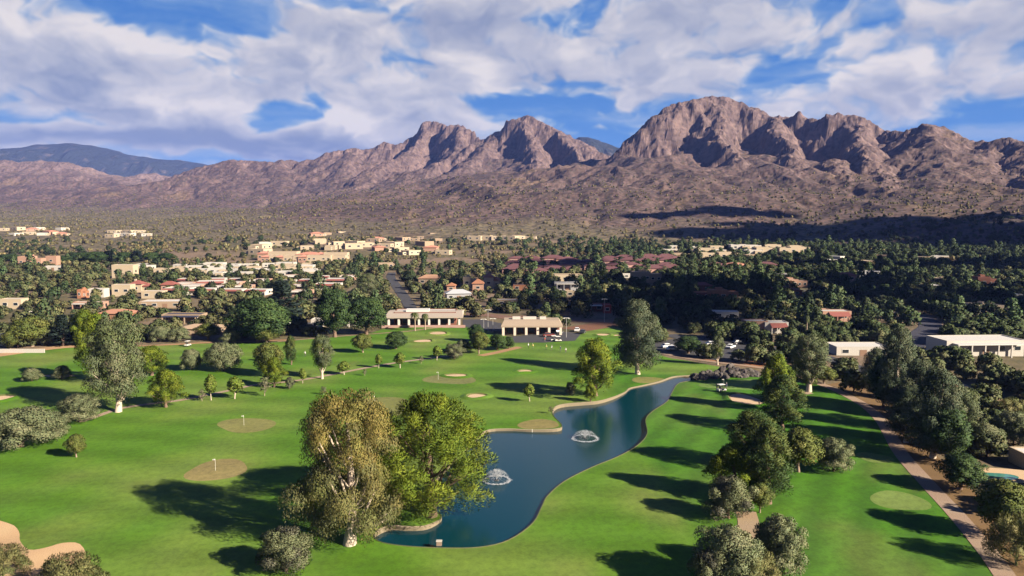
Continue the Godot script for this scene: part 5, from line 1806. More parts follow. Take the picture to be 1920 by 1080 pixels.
	tree(88.5, -142.1, 6.1, 9.2, "mesquite", "grey mesquite behind the belt at the right")
	tree(97.8, -147.2, 6.8, 9.5, "mesquite", "broad mesquite at the right edge beside the pale track")
	tree(107.1, -162.5, 5.8, 8.1, "feathery", "pale green desert tree near the right edge")
	# the back edge of the course
	tree(-65.0, -280.0, 18.0, 14.9, "broad_dark", "large dark cottonwood left of the clubhouse, left of a pair")
	tree(-54.9, -287.6, 14.3, 15.7, "broad_dark", "large dark cottonwood left of the clubhouse, right of a pair")
	tree(-89.6, -270.5, 15.9, 21.2, "broad_dark", "massive dark tree at the back of the left fairway")
	tree(-88.9, -292.8, 9.6, 12.3, "broad_dark", "dark tree leaning on the massive one")
	tree(-86.1, -268.2, 6.0, 9.4, "olive_round", "yellow green tree before the massive dark one")
	tree(-97.4, -325.6, 17.0, 16.8, "conifer", "dark blue conifer clump above the massive tree, left")
	tree(-152.5, -259.5, 10.9, 9.1, "conifer", "dark blue conifer at the left edge of the course")
	tree(-154.3, -270.5, 9.9, 7.6, "conifer", "second dark blue conifer beside the yellow green tree")
	tree(-144.9, -259.5, 12.7, 10.9, "pine", "yellow green tree rising behind the left eucalyptus")
	tree(-163.0, -259.5, 10.6, 14.5, "olive_round", "bright green tree behind the dirt strip at the left")
	tree(-159.2, -261.6, 7.0, 9.1, "mesquite", "grey tree with bare limbs at the dirt strip")
	tree(-166.9, -254.3, 6.2, 7.1, "olive_round", "green bush beside the white house at the left edge")
	tree(-124.5, -270.5, 5.7, 9.5, "mesquite", "first grey mesquite along the back of the left fairway")
	tree(-117.9, -270.5, 5.3, 8.7, "mesquite", "second grey mesquite along the back of the left fairway")
	tree(-109.4, -275.2, 6.2, 9.6, "olive_round", "olive tree beside the tan roofed house")
	tree(-99.6, -270.5, 5.3, 8.3, "mesquite", "grey mesquite right of the tan roofed house")
	tree(-116.8, -343.0, 10.8, 11.9, "town_mesquite", "green mesquite above the massive dark tree")
	tree(-351.3, -673.8, 9.3, 20.5, "conifer", "tall dark tree in the grove above the white houses, third from the left")
	tree(-370.4, -662.2, 8.2, 18.3, "broad_dark", "dark tree at the left end of the grove above the white houses")
	tree(-350.7, -650.9, 9.9, 19.8, "broad_dark", "dark tree second from the left in the grove above the white houses")
	tree(-335.4, -668.0, 8.3, 18.5, "broad_dark", "dark tree in the middle of the grove above the white houses")
	tree(-323.8, -668.0, 9.7, 16.6, "conifer", "dark pointed tree right of the middle of the grove above the white houses")
	tree(-314.1, -673.8, 7.9, 18.6, "broad_dark", "dark tree second from the right in the grove above the white houses")
	tree(-301.5, -673.8, 7.4, 16.8, "broad_dark", "dark tree at the right end of the grove above the white houses")
	tree(-432.2, -662.2, 6.4, 18.3, "broad_dark", "dark tree left of the pink two storey block")
	tree(-377.7, -650.9, 6.3, 16.2, "broad_dark", "dark tree right of the smaller pink block")
	tree(-76.4, -407.7, 13.6, 12.4, "eucalyptus", "tall grey tree among the townhouses left of the road")
	palm(-37.3, -294.2, 7.8, 4.1, "taller left palm in front of the long clubhouse")
	palm(-33.7, -296.9, 6.9, 3.3, "shorter right palm in front of the long clubhouse")
	palm(107.7, -280.0, 8.6, 2.3, "lone thin palm by the red awning house")


func palm(x: float, z: float, h: float, w: float, label: String):
	var o := thing("palm_tree", label, "palm tree", on_ground(x, z))
	var mk := Maker.new()
	mk.tint = Color(0.26, 0.2, 0.15)
	mk.tube([Vector3(0, -0.3, 0), Vector3(0.1, h * 0.4, 0.05), Vector3(0, h - 0.8, 0)], [0.26, 0.2, 0.16], 8)
	part("trunk", mk.mesh(), mats["bark"], o)
	mk = Maker.new()
	for k in 26:
		var a := k * 2.39996
		var dir := Vector3(cos(a), 0, sin(a))
		var side := Vector3(-sin(a), 0, cos(a))
		var rise := lerpf(0.9, -0.5, k / 25.0)
		var at := Vector3(0, h - 0.8, 0)
		mk.tint = Color(0.05, 0.062, 0.022) * rng.randf_range(0.8, 1.2)
		for s in 5:
			var t0 := s / 5.0
			var t1 := (s + 1) / 5.0
			var p0 := at + dir * w * 0.5 * t0 + Vector3.UP * (rise * t0 - 1.4 * t0 * t0) * 1.6
			var p1 := at + dir * w * 0.5 * t1 + Vector3.UP * (rise * t1 - 1.4 * t1 * t1) * 1.6
			var w0 := 0.32 * sin(PI * (0.12 + 0.86 * t0))
			var w1 := 0.32 * sin(PI * (0.12 + 0.86 * t1))
			mk.quad(p0 - side * w0, p1 - side * w1, p1, p0 + Vector3(0, 0.04, 0))
			mk.quad(p0 + Vector3(0, 0.04, 0), p1, p1 + side * w1, p0 + side * w0)
	part("crown", mk.mesh(), mats["leaf"], o)


# ---------------------------------------------------------------- trees of the town and the scrub of the valley
func build_town_trees():
	var spots := []
	var grow := FastNoiseLite.new()
	grow.seed = 91
	grow.frequency = 0.011
	grow.fractal_octaves = 3
	var hash := {}
	for k in keep_out:
		var reach := int(ceil((k[2] + 3.0) / 25.0))
		for a in range(-reach, reach + 1):
			for b in range(-reach, reach + 1):
				var key := Vector2i(int(floor(k[0] / 25.0)) + a, int(floor(k[1] / 25.0)) + b)
				if not hash.has(key):
					hash[key] = []
				hash[key].append(k)
	var lines := {}
	for s in keep_strips:
		for p in s[0]:
			for a in range(-1, 2):
				for b in range(-1, 2):
					var key := Vector2i(int(floor(p.x / 12.0)) + a, int(floor(p.y / 12.0)) + b)
					if not lines.has(key):
						lines[key] = []
					lines[key].append([p, s[1] + 3.0])
	var turf_wide: PackedVector2Array = Geometry2D.offset_polygon(turf_outline, 3.0)[0]
	for q in 215000:
		# evenly over the valley, a little thinner far away
		var d := 30.0 + 2770.0 * pow(rng.randf(), 0.60)
		var x := (rng.randf() * 2.0 - 1.0) * (d * 0.78 + 30.0)
		var z := -d
		var n := grow.get_noise_2d(x, z)
		var lush := smoothstep(-0.35, 0.25, n + 0.10)
		var gap := smoothstep(-0.42, -0.12, grow.get_noise_2d(x * 4.0 + 700.0, z * 4.0))
		var right := smoothstep(-0.05, 0.22, x / d)
		var town := 1.0 - smoothstep(520.0, 720.0, d)
		var want := lerpf(0.30 * lush + 0.02, 0.5 * lush + 0.2, town) * (1.0 - 0.45 * smoothstep(0.15, 0.0, absf(x / d + 0.1)) * smoothstep(480.0, 560.0, d))
		# the dense green belt in the middle and at the right
		want = maxf(want, right * (1.0 - smoothstep(820.0, 1000.0, d)) * (0.78 + 0.22 * lush))
		want = maxf(want, smoothstep(0.1, 0.3, n) * (1.0 - smoothstep(900.0, 1250.0, d)) * 0.7)
		if d > 1000.0:
			var up := land_at(x, z) - ground_at(x, z)
			want = lerpf(want, 0.15, smoothstep(1.0, 14.0, up)) * (1.0 - smoothstep(50.0, 130.0, up))
			if x / d < 0.05 and d < 1900.0 and up < 3.0:
				want *= 0.8
		want *= 0.25 + 0.75 * gap
		if rng.randf() > want:
			continue
		if x / d > 0.3 and d < 260.0 and rng.randf() < 0.45:
			continue
		var p := Vector2(x, z)
		if d < 330.0 and (Geometry2D.is_point_in_polygon(p, turf_wide) or Geometry2D.is_point_in_polygon(p + Vector2(0.37, 0.83), turf_wide)):
			continue
		if d < 100.0 and x < 40.0:
			continue
		var blocked := false
		for k in hash.get(Vector2i(int(floor(x / 25.0)), int(floor(z / 25.0))), []):
			if Vector2(k[0], k[1]).distance_to(p) < k[2] + (1.5 if d < 600.0 else 0.0):
				blocked = true
				break
		if not blocked:
			for l in lines.get(Vector2i(int(floor(x / 12.0)), int(floor(z / 12.0))), []):
				if l[0].distance_to(p) < l[1]:
					blocked = true
					break
		if blocked:
			continue
		spots.append([d, x, z, town, right, lush])
	spots.sort_custom(func(a, b): return a[0] < b[0])
	var single := 0
	var groups := {}
	var rest := []
	for s in spots:
		var in_view: bool = absf(s[1]) < s[0] * 0.69 and s[0] > 88.0
		if in_view and single < 298:
			single += 1
			var dark: bool = rng.randf() < 0.12 + 0.45 * s[4] * smoothstep(180.0, 300.0, s[0])
			var w := rng.randf_range(4.5, 8.0)
			var near := 0
			for q in landmarks.size():
				if Vector2(landmarks[q][0] - s[1], landmarks[q][1] - s[2]).length() < Vector2(landmarks[near][0] - s[1], landmarks[near][1] - s[2]).length():
					near = q
			var dx: float = s[1] - landmarks[near][0]
			var dz: float = s[2] - landmarks[near][1]
			var side := "right of" if absf(dx) > absf(dz) * 0.7 and dx > 0.0 else "left of" if absf(dx) > absf(dz) * 0.7 else "behind" if dz < 0.0 else "in front of"
			var key := "%s %s the %s" % ["dark green tree" if dark else "grey green mesquite", side, landmarks[near][2]]
			if not groups.has(key):
				groups[key] = []
			groups[key].append([Vector2(dx, dz).length(), tree(s[1], s[2], w * rng.randf_range(0.55, 0.8) * (1.2 if dark else 1.0), w, "town_tree" if dark else "town_mesquite", key)])
		else:
			rest.append(s)
	for key in groups:
		groups[key].sort_custom(func(a, b): return a[0] < b[0])
		for k in groups[key].size():
			var o: Node3D = groups[key][k][1]
			var first := "nearest " if k == 0 else "%s nearest " % COUNT[mini(k, 29)]
			if groups[key].size() == 1:
				first = "lone "
			o.set_meta("label", first + key)
			o.set_meta("group", "trees: " + String(key).substr(String(key).find(" ") + 1))
	var sets := [[], [], []]
	for s in rest:
		var k := rng.randf() + 0.6 * smoothstep(1000.0, 1200.0, s[0])
		var which := 0
		if k < 0.14 + 0.55 * s[4] * (1.0 - smoothstep(800.0, 1100.0, s[0])):
			which = 1
		elif s[0] > 1150.0 or s[3] < 0.5 and k > (0.12 if s[1] / s[0] < 0.02 else 0.32):
			which = 2
		sets[which].append(s)
	var what := [["valley_trees", [Color(0.068, 0.074, 0.032), Color(0.056, 0.066, 0.027), Color(0.080, 0.080, 0.036)], 5.6, 3.6, "grey green mesquites scattered over the valley floor"],
		["town_greenery", [Color(0.028, 0.042, 0.015), Color(0.036, 0.049, 0.018), Color(0.024, 0.037, 0.015)], 7.2, 4.1, "dark green trees massed between the houses"],
		["desert_scrub", [Color(0.112, 0.102, 0.046), Color(0.092, 0.090, 0.038), Color(0.13, 0.112, 0.055)], 3.6, 2.2, "yellowish desert scrub on the open plain"]]
	what.append(["tall_town_trees", [Color(0.036, 0.056, 0.022), Color(0.046, 0.066, 0.028), Color(0.030, 0.046, 0.022)], 5.6, 8.0, "tall trees standing above the others in the town"])
	sets.append([])
	for k in 2:
		var kept := []
		for s in sets[k]:
			if s[0] < 1000.0 and rng.randf() < 0.07:
				sets[3].append(s)
			else:
				kept.append(s)
		sets[k] = kept
	for k in 4:
		var w: float = what[k][2]
		var l := masses([0.8, 1.0, 0.85, 0.5], w, 0.1, what[k][3], 7 if k < 3 else 14, w * 0.17, w * 0.25, 0.85, what[k][1])
		var m := leaves(l, 420, 0.66, 0.58, "round", 0.5)
		var mm := MultiMesh.new()
		mm.transform_format = MultiMesh.TRANSFORM_3D
		mm.use_colors = true
		mm.mesh = m
		mm.instance_count = sets[k].size()
		for i in sets[k].size():
			var s: Array = sets[k][i]
			var f := 0.5 + 1.25 * pow(rng.randf(), 1.6)
			var b := Basis(Vector3.UP, rng.randf() * TAU).scaled(Vector3(f, f * rng.randf_range(0.8, 1.2), f))
			mm.set_instance_transform(i, Transform3D(b, Vector3(s[1], land_at(s[1], s[2]) - 0.1, s[2])))
			var t := rng.randf_range(0.62, 1.4)
			mm.set_instance_color(i, Color(t * rng.randf_range(0.92, 1.1), t, t))
		var o := MultiMeshInstance3D.new()
		o.name = what[k][0]
		o.multimesh = mm
		o.material_override = mats["leaf"]
		add_child(o)
		o.set_meta("kind", "stuff")
		o.set_meta("label", what[k][4])
		o.set_meta("category", "vegetation")
	print("wild plants ", spots.size(), " nearest rest ", rest[0][0] if rest.size() else 0.0)


# ---------------------------------------------------------------- small things
func build_small_things():
	fountain(Vector2(14.8, -153.0), 2.5, 1.2, "white fountain spraying in the middle of the pond")
	fountain(Vector2(-2.6, -128.3), 2.2, 1.4, "white fountain half hidden behind the round pine")
	boulders()
	flag(-52.3, -132.7, 1.3, 1.0, "flagstick on the dry tan green at the left")
	flag(-57.0, -160.9, 1.5, 1.2, "flagstick on the green left of the golden eucalyptus")
	flag(-32.6, -180.3, 1.5, 1.3, "flagstick on the worn green between the big trees")
	flag(-20.1, -207.7, 1.3, 1.5, "flagstick on the yellowish green behind the round pine")
	flag(55.1, -197.9, 1.4, 1.4, "flagstick on the bright green by the boulders")
	lamp_post(-11.0, -298.3, 4.4, 0.6, "short lamp post in the court, left of three")
	lamp_post(-9.2, -294.2, 8.5, 0.6, "tall lamp post in the court, middle of three")
	lamp_post(-7.3, -292.8, 5.3, 0.6, "short lamp post in the court, right of three")
	lamp_post(19.7, -277.6, 7.2, 0.6, "thin lamp post in the cart yard")
	lamp_post(38.4, -319.1, 9.8, 0.7, "lamp post behind the bright white roof")
	utility_pole(-171.7, -604.3, 6.3, 1.3, "wooden utility pole in front of the apartment blocks, left one")
	utility_pole(-156.3, -572.1, 9.1, 1.2, "wooden utility pole in front of the apartment blocks, right one")
	var c := car_model(Color(0.52, 0.52, 0.52))
	var dark := car_model(Color(0.03, 0.03, 0.035))
	var red := car_model(Color(0.10, 0.02, 0.018))
	for s in [[Vector2(52.5, -257.4), 0.3, c, "white car behind the tall eucalyptus, left of a pair"], [Vector2(53.2, -252.3), 0.25, c, "white car behind the tall eucalyptus, right of a pair"],
			[Vector2(64.6, -249.3), 1.2, c, "white car parked end on in the middle of the lot"], [Vector2(73.4, -256.4), 0.9, c, "white car behind the rusty thin tree"],
			[Vector2(68.9, -262.7), 0.1, c, "white car in the back row of the lot"], [Vector2(62.6, -263.8), 0.2, dark, "black car in the back row of the lot"],
			[Vector2(81.2, -269.4), 0.4, dark, "black car at the far right end of the lot"], [Vector2(78.5, -264.9), 0.3, dark, "black car next to the far right one"],
			[Vector2(13.4, -278.8), 0.2, red, "dark red car at the low clubhouse wing"], [Vector2(17.0, -286.3), 0.5, dark, "black car at the corner of the cart yard"],
			[Vector2(24.9, -292.8), 1.4, c, "white van like car at the back of the cart yard"], [Vector2(26.6, -287.6), 1.3, dark, "black car at the back of the cart yard"],
			[Vector2(-91.0, -311.3), 0.3, c, "white car on the parking strip left of the dark trees"], [Vector2(-66.6, -319.1), 0.1, dark, "black car on the parking strip by the white hall"],
			[Vector2(-88.4, -317.5), 0.4, dark, "black car on the parking strip at the left"]]:
		var o: Node3D = s[2].duplicate()
		o.name = numbered("parked_car")
		add_child(o)
		o.position = on_ground(s[0].x, s[0].y, 0.12)
		o.rotation.y = s[1]
		tag(o, s[3], "car")
	c.free()
	dark.free()
	red.free()
	var cart := cart_model()
	for s in [[Vector2(14.7, -269.4), 0.2, "golf cart at the front of the cart yard, left one"], [Vector2(16.1, -268.2), 0.3, "golf cart at the front of the cart yard, right one"], [Vector2(-111.0, -261.6), 1.4, "golf cart alone at the back edge of the left fairway"], [Vector2(53.0, -192.5), 0.4, "golf cart beside the bright green"]]:
		var o: Node3D = cart.duplicate()
		o.name = numbered("golf_cart")
		add_child(o)
		o.position = on_ground(s[0].x, s[0].y, 0.1)
		o.rotation.y = s[1]
		tag(o, s[2], "golf cart")
	cart.free()
	var shirts := [Color(0.5, 0.5, 0.48), Color(0.42, 0.34, 0.12), Color(0.05, 0.06, 0.10), Color(0.30, 0.06, 0.05)]
	for s in [[Vector2(5.5, -255.3), 0, "person in a white shirt at the left end of the practice tee"], [Vector2(7.1, -254.3), 1, "person in a yellow shirt on the practice tee, second from the left"],
			[Vector2(11.3, -253.3), 1, "person in a yellow shirt in the middle of the practice tee"], [Vector2(13.0, -252.3), 0, "person in a white shirt right of the middle of the practice tee"],
			[Vector2(16.0, -251.3), 2, "person in dark clothes at the right end of the practice tee"], [Vector2(17.5, -248.4), 0, "person in a white shirt stepping off the practice tee"],
			[Vector2(11.4, -267.1), 3, "person in a red shirt by the golf carts"], [Vector2(-65.4, -241.7), 0, "person in white on the back fairway near the pointed pine"],
			[Vector2(52.2, -193.7), 2, "person in dark clothes putting on the bright green"], [Vector2(55.0, -194.9), 2, "person in dark clothes beside the flag on the bright green"]]:
		person(s[0], shirts[s[1]], s[2])
	for s in [[Vector2(-9.9, -101.3), "pump box on the near bank of the pond"], [Vector2(4.2, -156.8), "small marker post on the point of land in the pond"]]:
		var o := thing("pump_box" if String(s[1]).begins_with("pump") else "marker_post", s[1], "box" if String(s[1]).begins_with("pump") else "post", on_ground(s[0].x, s[0].y))
		var mk := Maker.new()
		mk.tint = Color(0.18, 0.13, 0.1)
		if String(s[1]).begins_with("pump"):
			mk.box(Vector3(0, 0.3, 0), Vector3(0.7, 0.6, 0.5))
			part("body", mk.mesh(), mats["paint"], o)
			mk = Maker.new()
			mk.tint = Color(0.35, 0.32, 0.28)
			mk.box(Vector3(0, 0.64, 0), Vector3(0.8, 0.08, 0.6))
			part("lid", mk.mesh(), mats["paint"], o)
		else:
			mk.tint = Color(0.5, 0.48, 0.44)
			mk.tube([Vector3(0, -0.2, 0), Vector3(0, 0.5, 0)], [0.05, 0.05], 6)
			part("post", mk.mesh(), mats["paint"], o)
	var w := thing("garden_wall", "low white garden wall along the dirt strip at the left edge", "wall", on_ground(Vector2(-162.4, -247.4).x, Vector2(-162.4, -247.4).y))
	var mk := Maker.new()
	mk.tint = WHITE
	mk.box(Vector3(0, 0.6, 0), Vector3(22, 1.5, 0.3))
	part("wall", mk.mesh(), mats["stucco"], w)
	w = thing("sun_sail", "white triangular sun sail above the dirt strip at the left", "sail", on_ground(Vector2(-166.7, -261.6).x, Vector2(-166.7, -261.6).y))
	mk = Maker.new()
	mk.tint = PALE
	mk.tri(Vector3(-2, 3.4, 0), Vector3(2.4, 2.4, 1.6), Vector3(1.2, 4.6, -1))
	mk.tri(Vector3(-2, 3.36, 0), Vector3(1.2, 4.56, -1), Vector3(2.4, 2.36, 1.6))
	part("cloth", mk.mesh(), mats["paint"], w)
	for p: Vector3 in [Vector3(-2, 3.4, 0), Vector3(2.4, 2.4, 1.6), Vector3(1.2, 4.6, -1)]:
		mk = Maker.new()
		mk.tint = Color(0.2, 0.2, 0.2)
		mk.tube([Vector3(p.x, -0.3, p.z), p], [0.07, 0.06], 6)
		part("pole", mk.mesh(), mats["paint"], w)


func fountain(p: Vector2, r: float, high: float, label: String):
	var o := thing("fountain", label, "fountain", Vector3(p.x, -0.34, p.y))
	var mk := Maker.new()
	mk.tint = Color(0.03, 0.03, 0.03)
	mk.tube([Vector3(0, -0.2, 0), Vector3(0, 0.12, 0)], [0.5, 0.4], 12)
	part("float", mk.mesh(), mats["paint"], o)
	# drops flying outwards in two rings of jets, heaviest near the nozzle
	mk = Maker.new()
	for k in 6500:
		var a := TAU * floorf(rng.randf() * 34.0) / 34.0 + rng.randfn(0.0, 0.07)
		var inner := rng.randf() < 0.35
		var t := rng.randf()
		var d := (0.42 if inner else 1.0) * r * t * rng.randf_range(0.9, 1.06)
		var y := (1.25 if inner else 1.0) * high * 4.0 * t * (1.0 - t) * rng.randf_range(0.85, 1.05) + 0.1
		var at := Vector3(cos(a) * d, y, sin(a) * d)
		var s := rng.randf_range(0.018, 0.042)
		var u := unit() * s
		var w := unit().cross(u).normalized() * s
		mk.tri(at - u, at + w, at + u + Vector3(0, s * 1.2, 0))
	var e := part("spray", mk.mesh(), mats["spray"], o)
	e.set_meta("kind", "stuff")
	# broken ring of foam where the drops fall
	mk = Maker.new()
	for k in 420:
		var a := rng.randf() * TAU
		var d := r * rng.randfn(1.0, 0.075)
		var at := Vector3(cos(a) * d, 0.02 + rng.randf() * 0.05, sin(a) * d)
		var s := rng.randf_range(0.06, 0.16)
		mk.tri(at + Vector3(-s, 0, s * 0.6), at + Vector3(s, 0.02, s * 0.5), at + Vector3(0, 0.03, -s))
	e = part("foam", mk.mesh(), mats["spray"], o)
	e.set_meta("kind", "stuff")


func rock_mesh(sd: int) -> ArrayMesh:
	var f := FastNoiseLite.new()
	f.seed = sd
	f.frequency = 0.9
	var sp := SphereMesh.new()
	sp.radial_segments = 9
	sp.rings = 5
	var a := sp.get_mesh_arrays()
	var src: PackedVector3Array = a[Mesh.ARRAY_VERTEX]
	var idx: PackedInt32Array = a[Mesh.ARRAY_INDEX]
	var mk := Maker.new()
	var k := lerpf(0.03, 0.09, rng.randf())
	mk.tint = Color(k * 1.05, k * 0.92, k * 0.85)
	for t in range(0, idx.size(), 3):
		var q: Array[Vector3] = []
		for s in 3:
			var p := src[idx[t + s]] * 2.0
			q.append(p * (1.0 + 0.55 * f.get_noise_3dv(p * 0.8)))
		if (q[1] - q[0]).cross(q[2] - q[0]).length() > 0.0001:
			if (q[1] - q[0]).cross(q[2] - q[0]).dot(q[0]) < 0.0:
				mk.tri(q[0], q[2], q[1])
			else:
				mk.tri(q[0], q[1], q[2])
	return mk.mesh()


func boulders():
	var p: Vector2 = Vector2(59.3, -210.4)
	var o := thing("rock_waterfall", "pile of dark boulders at the head of the pond", "rocks", on_ground(p.x, p.y))
	var shapes := []
	for k in 6:
		shapes.append(rock_mesh(200 + k))
	for k in 95:
		var t := rng.randf_range(-1.0, 1.0)
		var d := rng.randf()
		var e := part("boulder", shapes[k % 6], mats["stone"], o)
		var s := rng.randf_range(0.5, 1.25)
		e.position = Vector3(t * 9.5, (1.0 - t * t) * 2.2 * d * (0.7 + 0.6 * float(t > 0.0)), 1.6 - d * 4.5 + rng.randf() * 0.8 - t * 1.5)
		e.scale = Vector3(s * rng.randf_range(0.8, 1.3), s * rng.randf_range(0.6, 1.0), s)
		e.rotation = Vector3(rng.randf() * 0.5, rng.randf() * TAU, rng.randf() * 0.5)


func flag(x: float, z: float, h: float, _w: float, label: String):
	var o := thing("flagstick", label, "flag", on_ground(x, z))
	var mk := Maker.new()
	mk.tint = Color(0.55, 0.55, 0.5)
	mk.tube([Vector3(0, -0.1, 0), Vector3(0, 2.2, 0)], [0.02, 0.018], 6)
	part("pole", mk.mesh(), mats["paint"], o)
	mk = Maker.new()
	mk.tint = Color(0.38, 0.37, 0.33)
	for k in 3:
		var a := Vector3(-0.15 * k, 2.18 - 0.02 * k, 0.05 * sin(k * 2.0))
		var b := Vector3(-0.15 * (k + 1), 2.16 - 0.02 * k, 0.05 * sin((k + 1) * 2.0))
		mk.quad(b - Vector3(0, 0.22, 0), a - Vector3(0, 0.22, 0), a, b)
	part("flag", mk.mesh(), mats["paint"], o)


func lamp_post(x: float, z: float, h: float, _w: float, label: String):
	var o := thing("lamp_post", label, "lamp post", on_ground(x, z))
	var mk := Maker.new()
	mk.tint = Color(0.30, 0.29, 0.27)
	mk.tube([Vector3(0, -0.3, 0), Vector3(0, h, 0)], [0.08, 0.05], 7)
	part("pole", mk.mesh(), mats["paint"], o)
	mk = Maker.new()
	mk.tint = Color(0.4, 0.39, 0.36)
	mk.box(Vector3(0, h + 0.02, 0), Vector3(1.8, 0.14, 0.14))
	part("arm", mk.mesh(), mats["paint"], o)
	for s in [-1.0, 1.0]:
		mk = Maker.new()
		mk.tint = Color(0.45, 0.44, 0.42)
		mk.box(Vector3(s * 0.9, h - 0.12, 0), Vector3(0.7, 0.14, 0.36))
		part("lamp_head", mk.mesh(), mats["paint"], o)


func utility_pole(x: float, z: float, h: float, _w: float, label: String):
	var o := thing("utility_pole", label, "pole", on_ground(x, z))
	h = maxf(h, 10.0)
	var mk := Maker.new()
	mk.tint = Color(0.08, 0.06, 0.045)
	mk.tube([Vector3(0, -0.3, 0), Vector3(0, h, 0)], [0.22, 0.15], 7)
	part("pole", mk.mesh(), mats["bark"], o)
	mk = Maker.new()
	mk.tint = Color(0.08, 0.06, 0.045)
	mk.box(Vector3(0, h - 0.9, 0.14), Vector3(2.6, 0.16, 0.12))
	part("crossarm", mk.mesh(), mats["bark"], o)


func car_model(paint: Color) -> Node3D:
	var o := Node3D.new()
	var mk := Maker.new()
	mk.tint = paint
	# side outline, front to the right, drawn across the width and narrowed at the roof
	var low := [Vector2(-2.2, 0.35), Vector2(2.2, 0.35), Vector2(2.25, 0.62), Vector2(2.05, 0.82), Vector2(1.0, 0.95), Vector2(-1.9, 0.98), Vector2(-2.25, 0.8)]
	prism(mk, low, 0.88, 0.86)
	part("body", mk.mesh(), mats["car_paint"], o)
	mk = Maker.new()
	mk.tint = Color(1, 1, 1)
	prism(mk, [Vector2(-1.85, 0.97), Vector2(1.05, 0.94), Vector2(0.35, 1.38), Vector2(-1.35, 1.40)], 0.82, 0.66)
	part("window", mk.mesh(), mats["glass"], o)
	mk = Maker.new()
	mk.tint = paint
	prism(mk, [Vector2(-1.45, 1.39), Vector2(0.42, 1.37), Vector2(0.25, 1.47), Vector2(-1.3, 1.48)], 0.68, 0.62)
	part("roof", mk.mesh(), mats["car_paint"], o)
	for p in [Vector3(1.4, 0.33, 0.8), Vector3(1.4, 0.33, -0.8), Vector3(-1.35, 0.33, 0.8), Vector3(-1.35, 0.33, -0.8)]:
		mk = Maker.new()
		mk.tint = Color(0.02, 0.02, 0.02)
		mk.tube([p + Vector3(0, 0, -0.11), p + Vector3(0, 0, 0.11)], [0.33, 0.33], 12)
		var t := part("wheel", mk.mesh(), mats["paint"], o)
		mk = Maker.new()
		mk.tint = Color(0.3, 0.3, 0.3)
		mk.tube([p + Vector3(0, 0, -0.115), p + Vector3(0, 0, 0.115)], [0.19, 0.19], 10)
		part("rim", mk.mesh(), mats["paint"], t)
	for s in [-0.6, 0.6]:
		mk = Maker.new()
		mk.tint = Color(0.5, 0.5, 0.5)
		mk.box(Vector3(2.2, 0.68, s), Vector3(0.1, 0.12, 0.3))
		part("headlight", mk.mesh(), mats["paint"], o)
	return o


func prism(mk: Maker, outline: Array, w0: float, w1: float):
	var lo: float = outline[0].y
	var hi := lo
	for p in outline:
		lo = minf(lo, p.y)
		hi = maxf(hi, p.y)
	var a := []
	var b := []
	for p in outline:
		var w := lerpf(w0, w1, (p.y - lo) / maxf(hi - lo, 0.01))
		a.append(Vector3(p.x, p.y, w))
		b.append(Vector3(p.x, p.y, -w))
	var n := outline.size()
	for k in n:
		var m := (k + 1) % n
		mk.quad(a[m], a[k], b[k], b[m])
	for k in range(1, n - 1):
		mk.tri(a[0], a[k], a[k + 1])
		mk.tri(b[0], b[k + 1], b[k])


func cart_model() -> Node3D:
	var o := Node3D.new()
	var mk := Maker.new()
	mk.tint = Color(0.45, 0.44, 0.4)
	prism(mk, [Vector2(-1.1, 0.3), Vector2(1.15, 0.3), Vector2(1.2, 0.55), Vector2(0.7, 0.8), Vector2(0.45, 0.45), Vector2(-0.3, 0.45), Vector2(-0.35, 0.75), Vector2(-1.1, 0.75)], 0.58, 0.55)
	part("body", mk.mesh(), mats["car_paint"], o)
	mk = Maker.new()
	mk.tint = Color(0.5, 0.49, 0.45)
	mk.box(Vector3(-0.05, 1.82, 0), Vector3(1.7, 0.08, 1.15))
	part("roof", mk.mesh(), mats["paint"], o)
	for p in [Vector3(0.68, 0.7, 0.5), Vector3(0.68, 0.7, -0.5), Vector3(-0.8, 0.7, 0.5), Vector3(-0.8, 0.7, -0.5)]:
		mk = Maker.new()
		mk.tint = Color(0.05, 0.05, 0.05)
		mk.tube([p, Vector3(p.x * 0.9, 1.79, p.z)], [0.03, 0.03], 5)
		part("post", mk.mesh(), mats["paint"], o)
	mk = Maker.new()
	mk.tint = Color(0.08, 0.07, 0.06)
	mk.box(Vector3(-0.1, 0.82, 0), Vector3(0.5, 0.12, 1.0))
	mk.box(Vector3(-0.38, 1.1, 0), Vector3(0.1, 0.45, 1.0))
	part("seat", mk.mesh(), mats["paint"], o)
	for p in [Vector3(0.75, 0.22, 0.5), Vector3(0.75, 0.22, -0.5), Vector3(-0.75, 0.22, 0.5), Vector3(-0.75, 0.22, -0.5)]:
		mk = Maker.new()
		mk.tint = Color(0.02, 0.02, 0.02)
		mk.tube([p + Vector3(0, 0, -0.09), p + Vector3(0, 0, 0.09)], [0.22, 0.22], 10)
		part("wheel", mk.mesh(), mats["paint"], o)
	return o


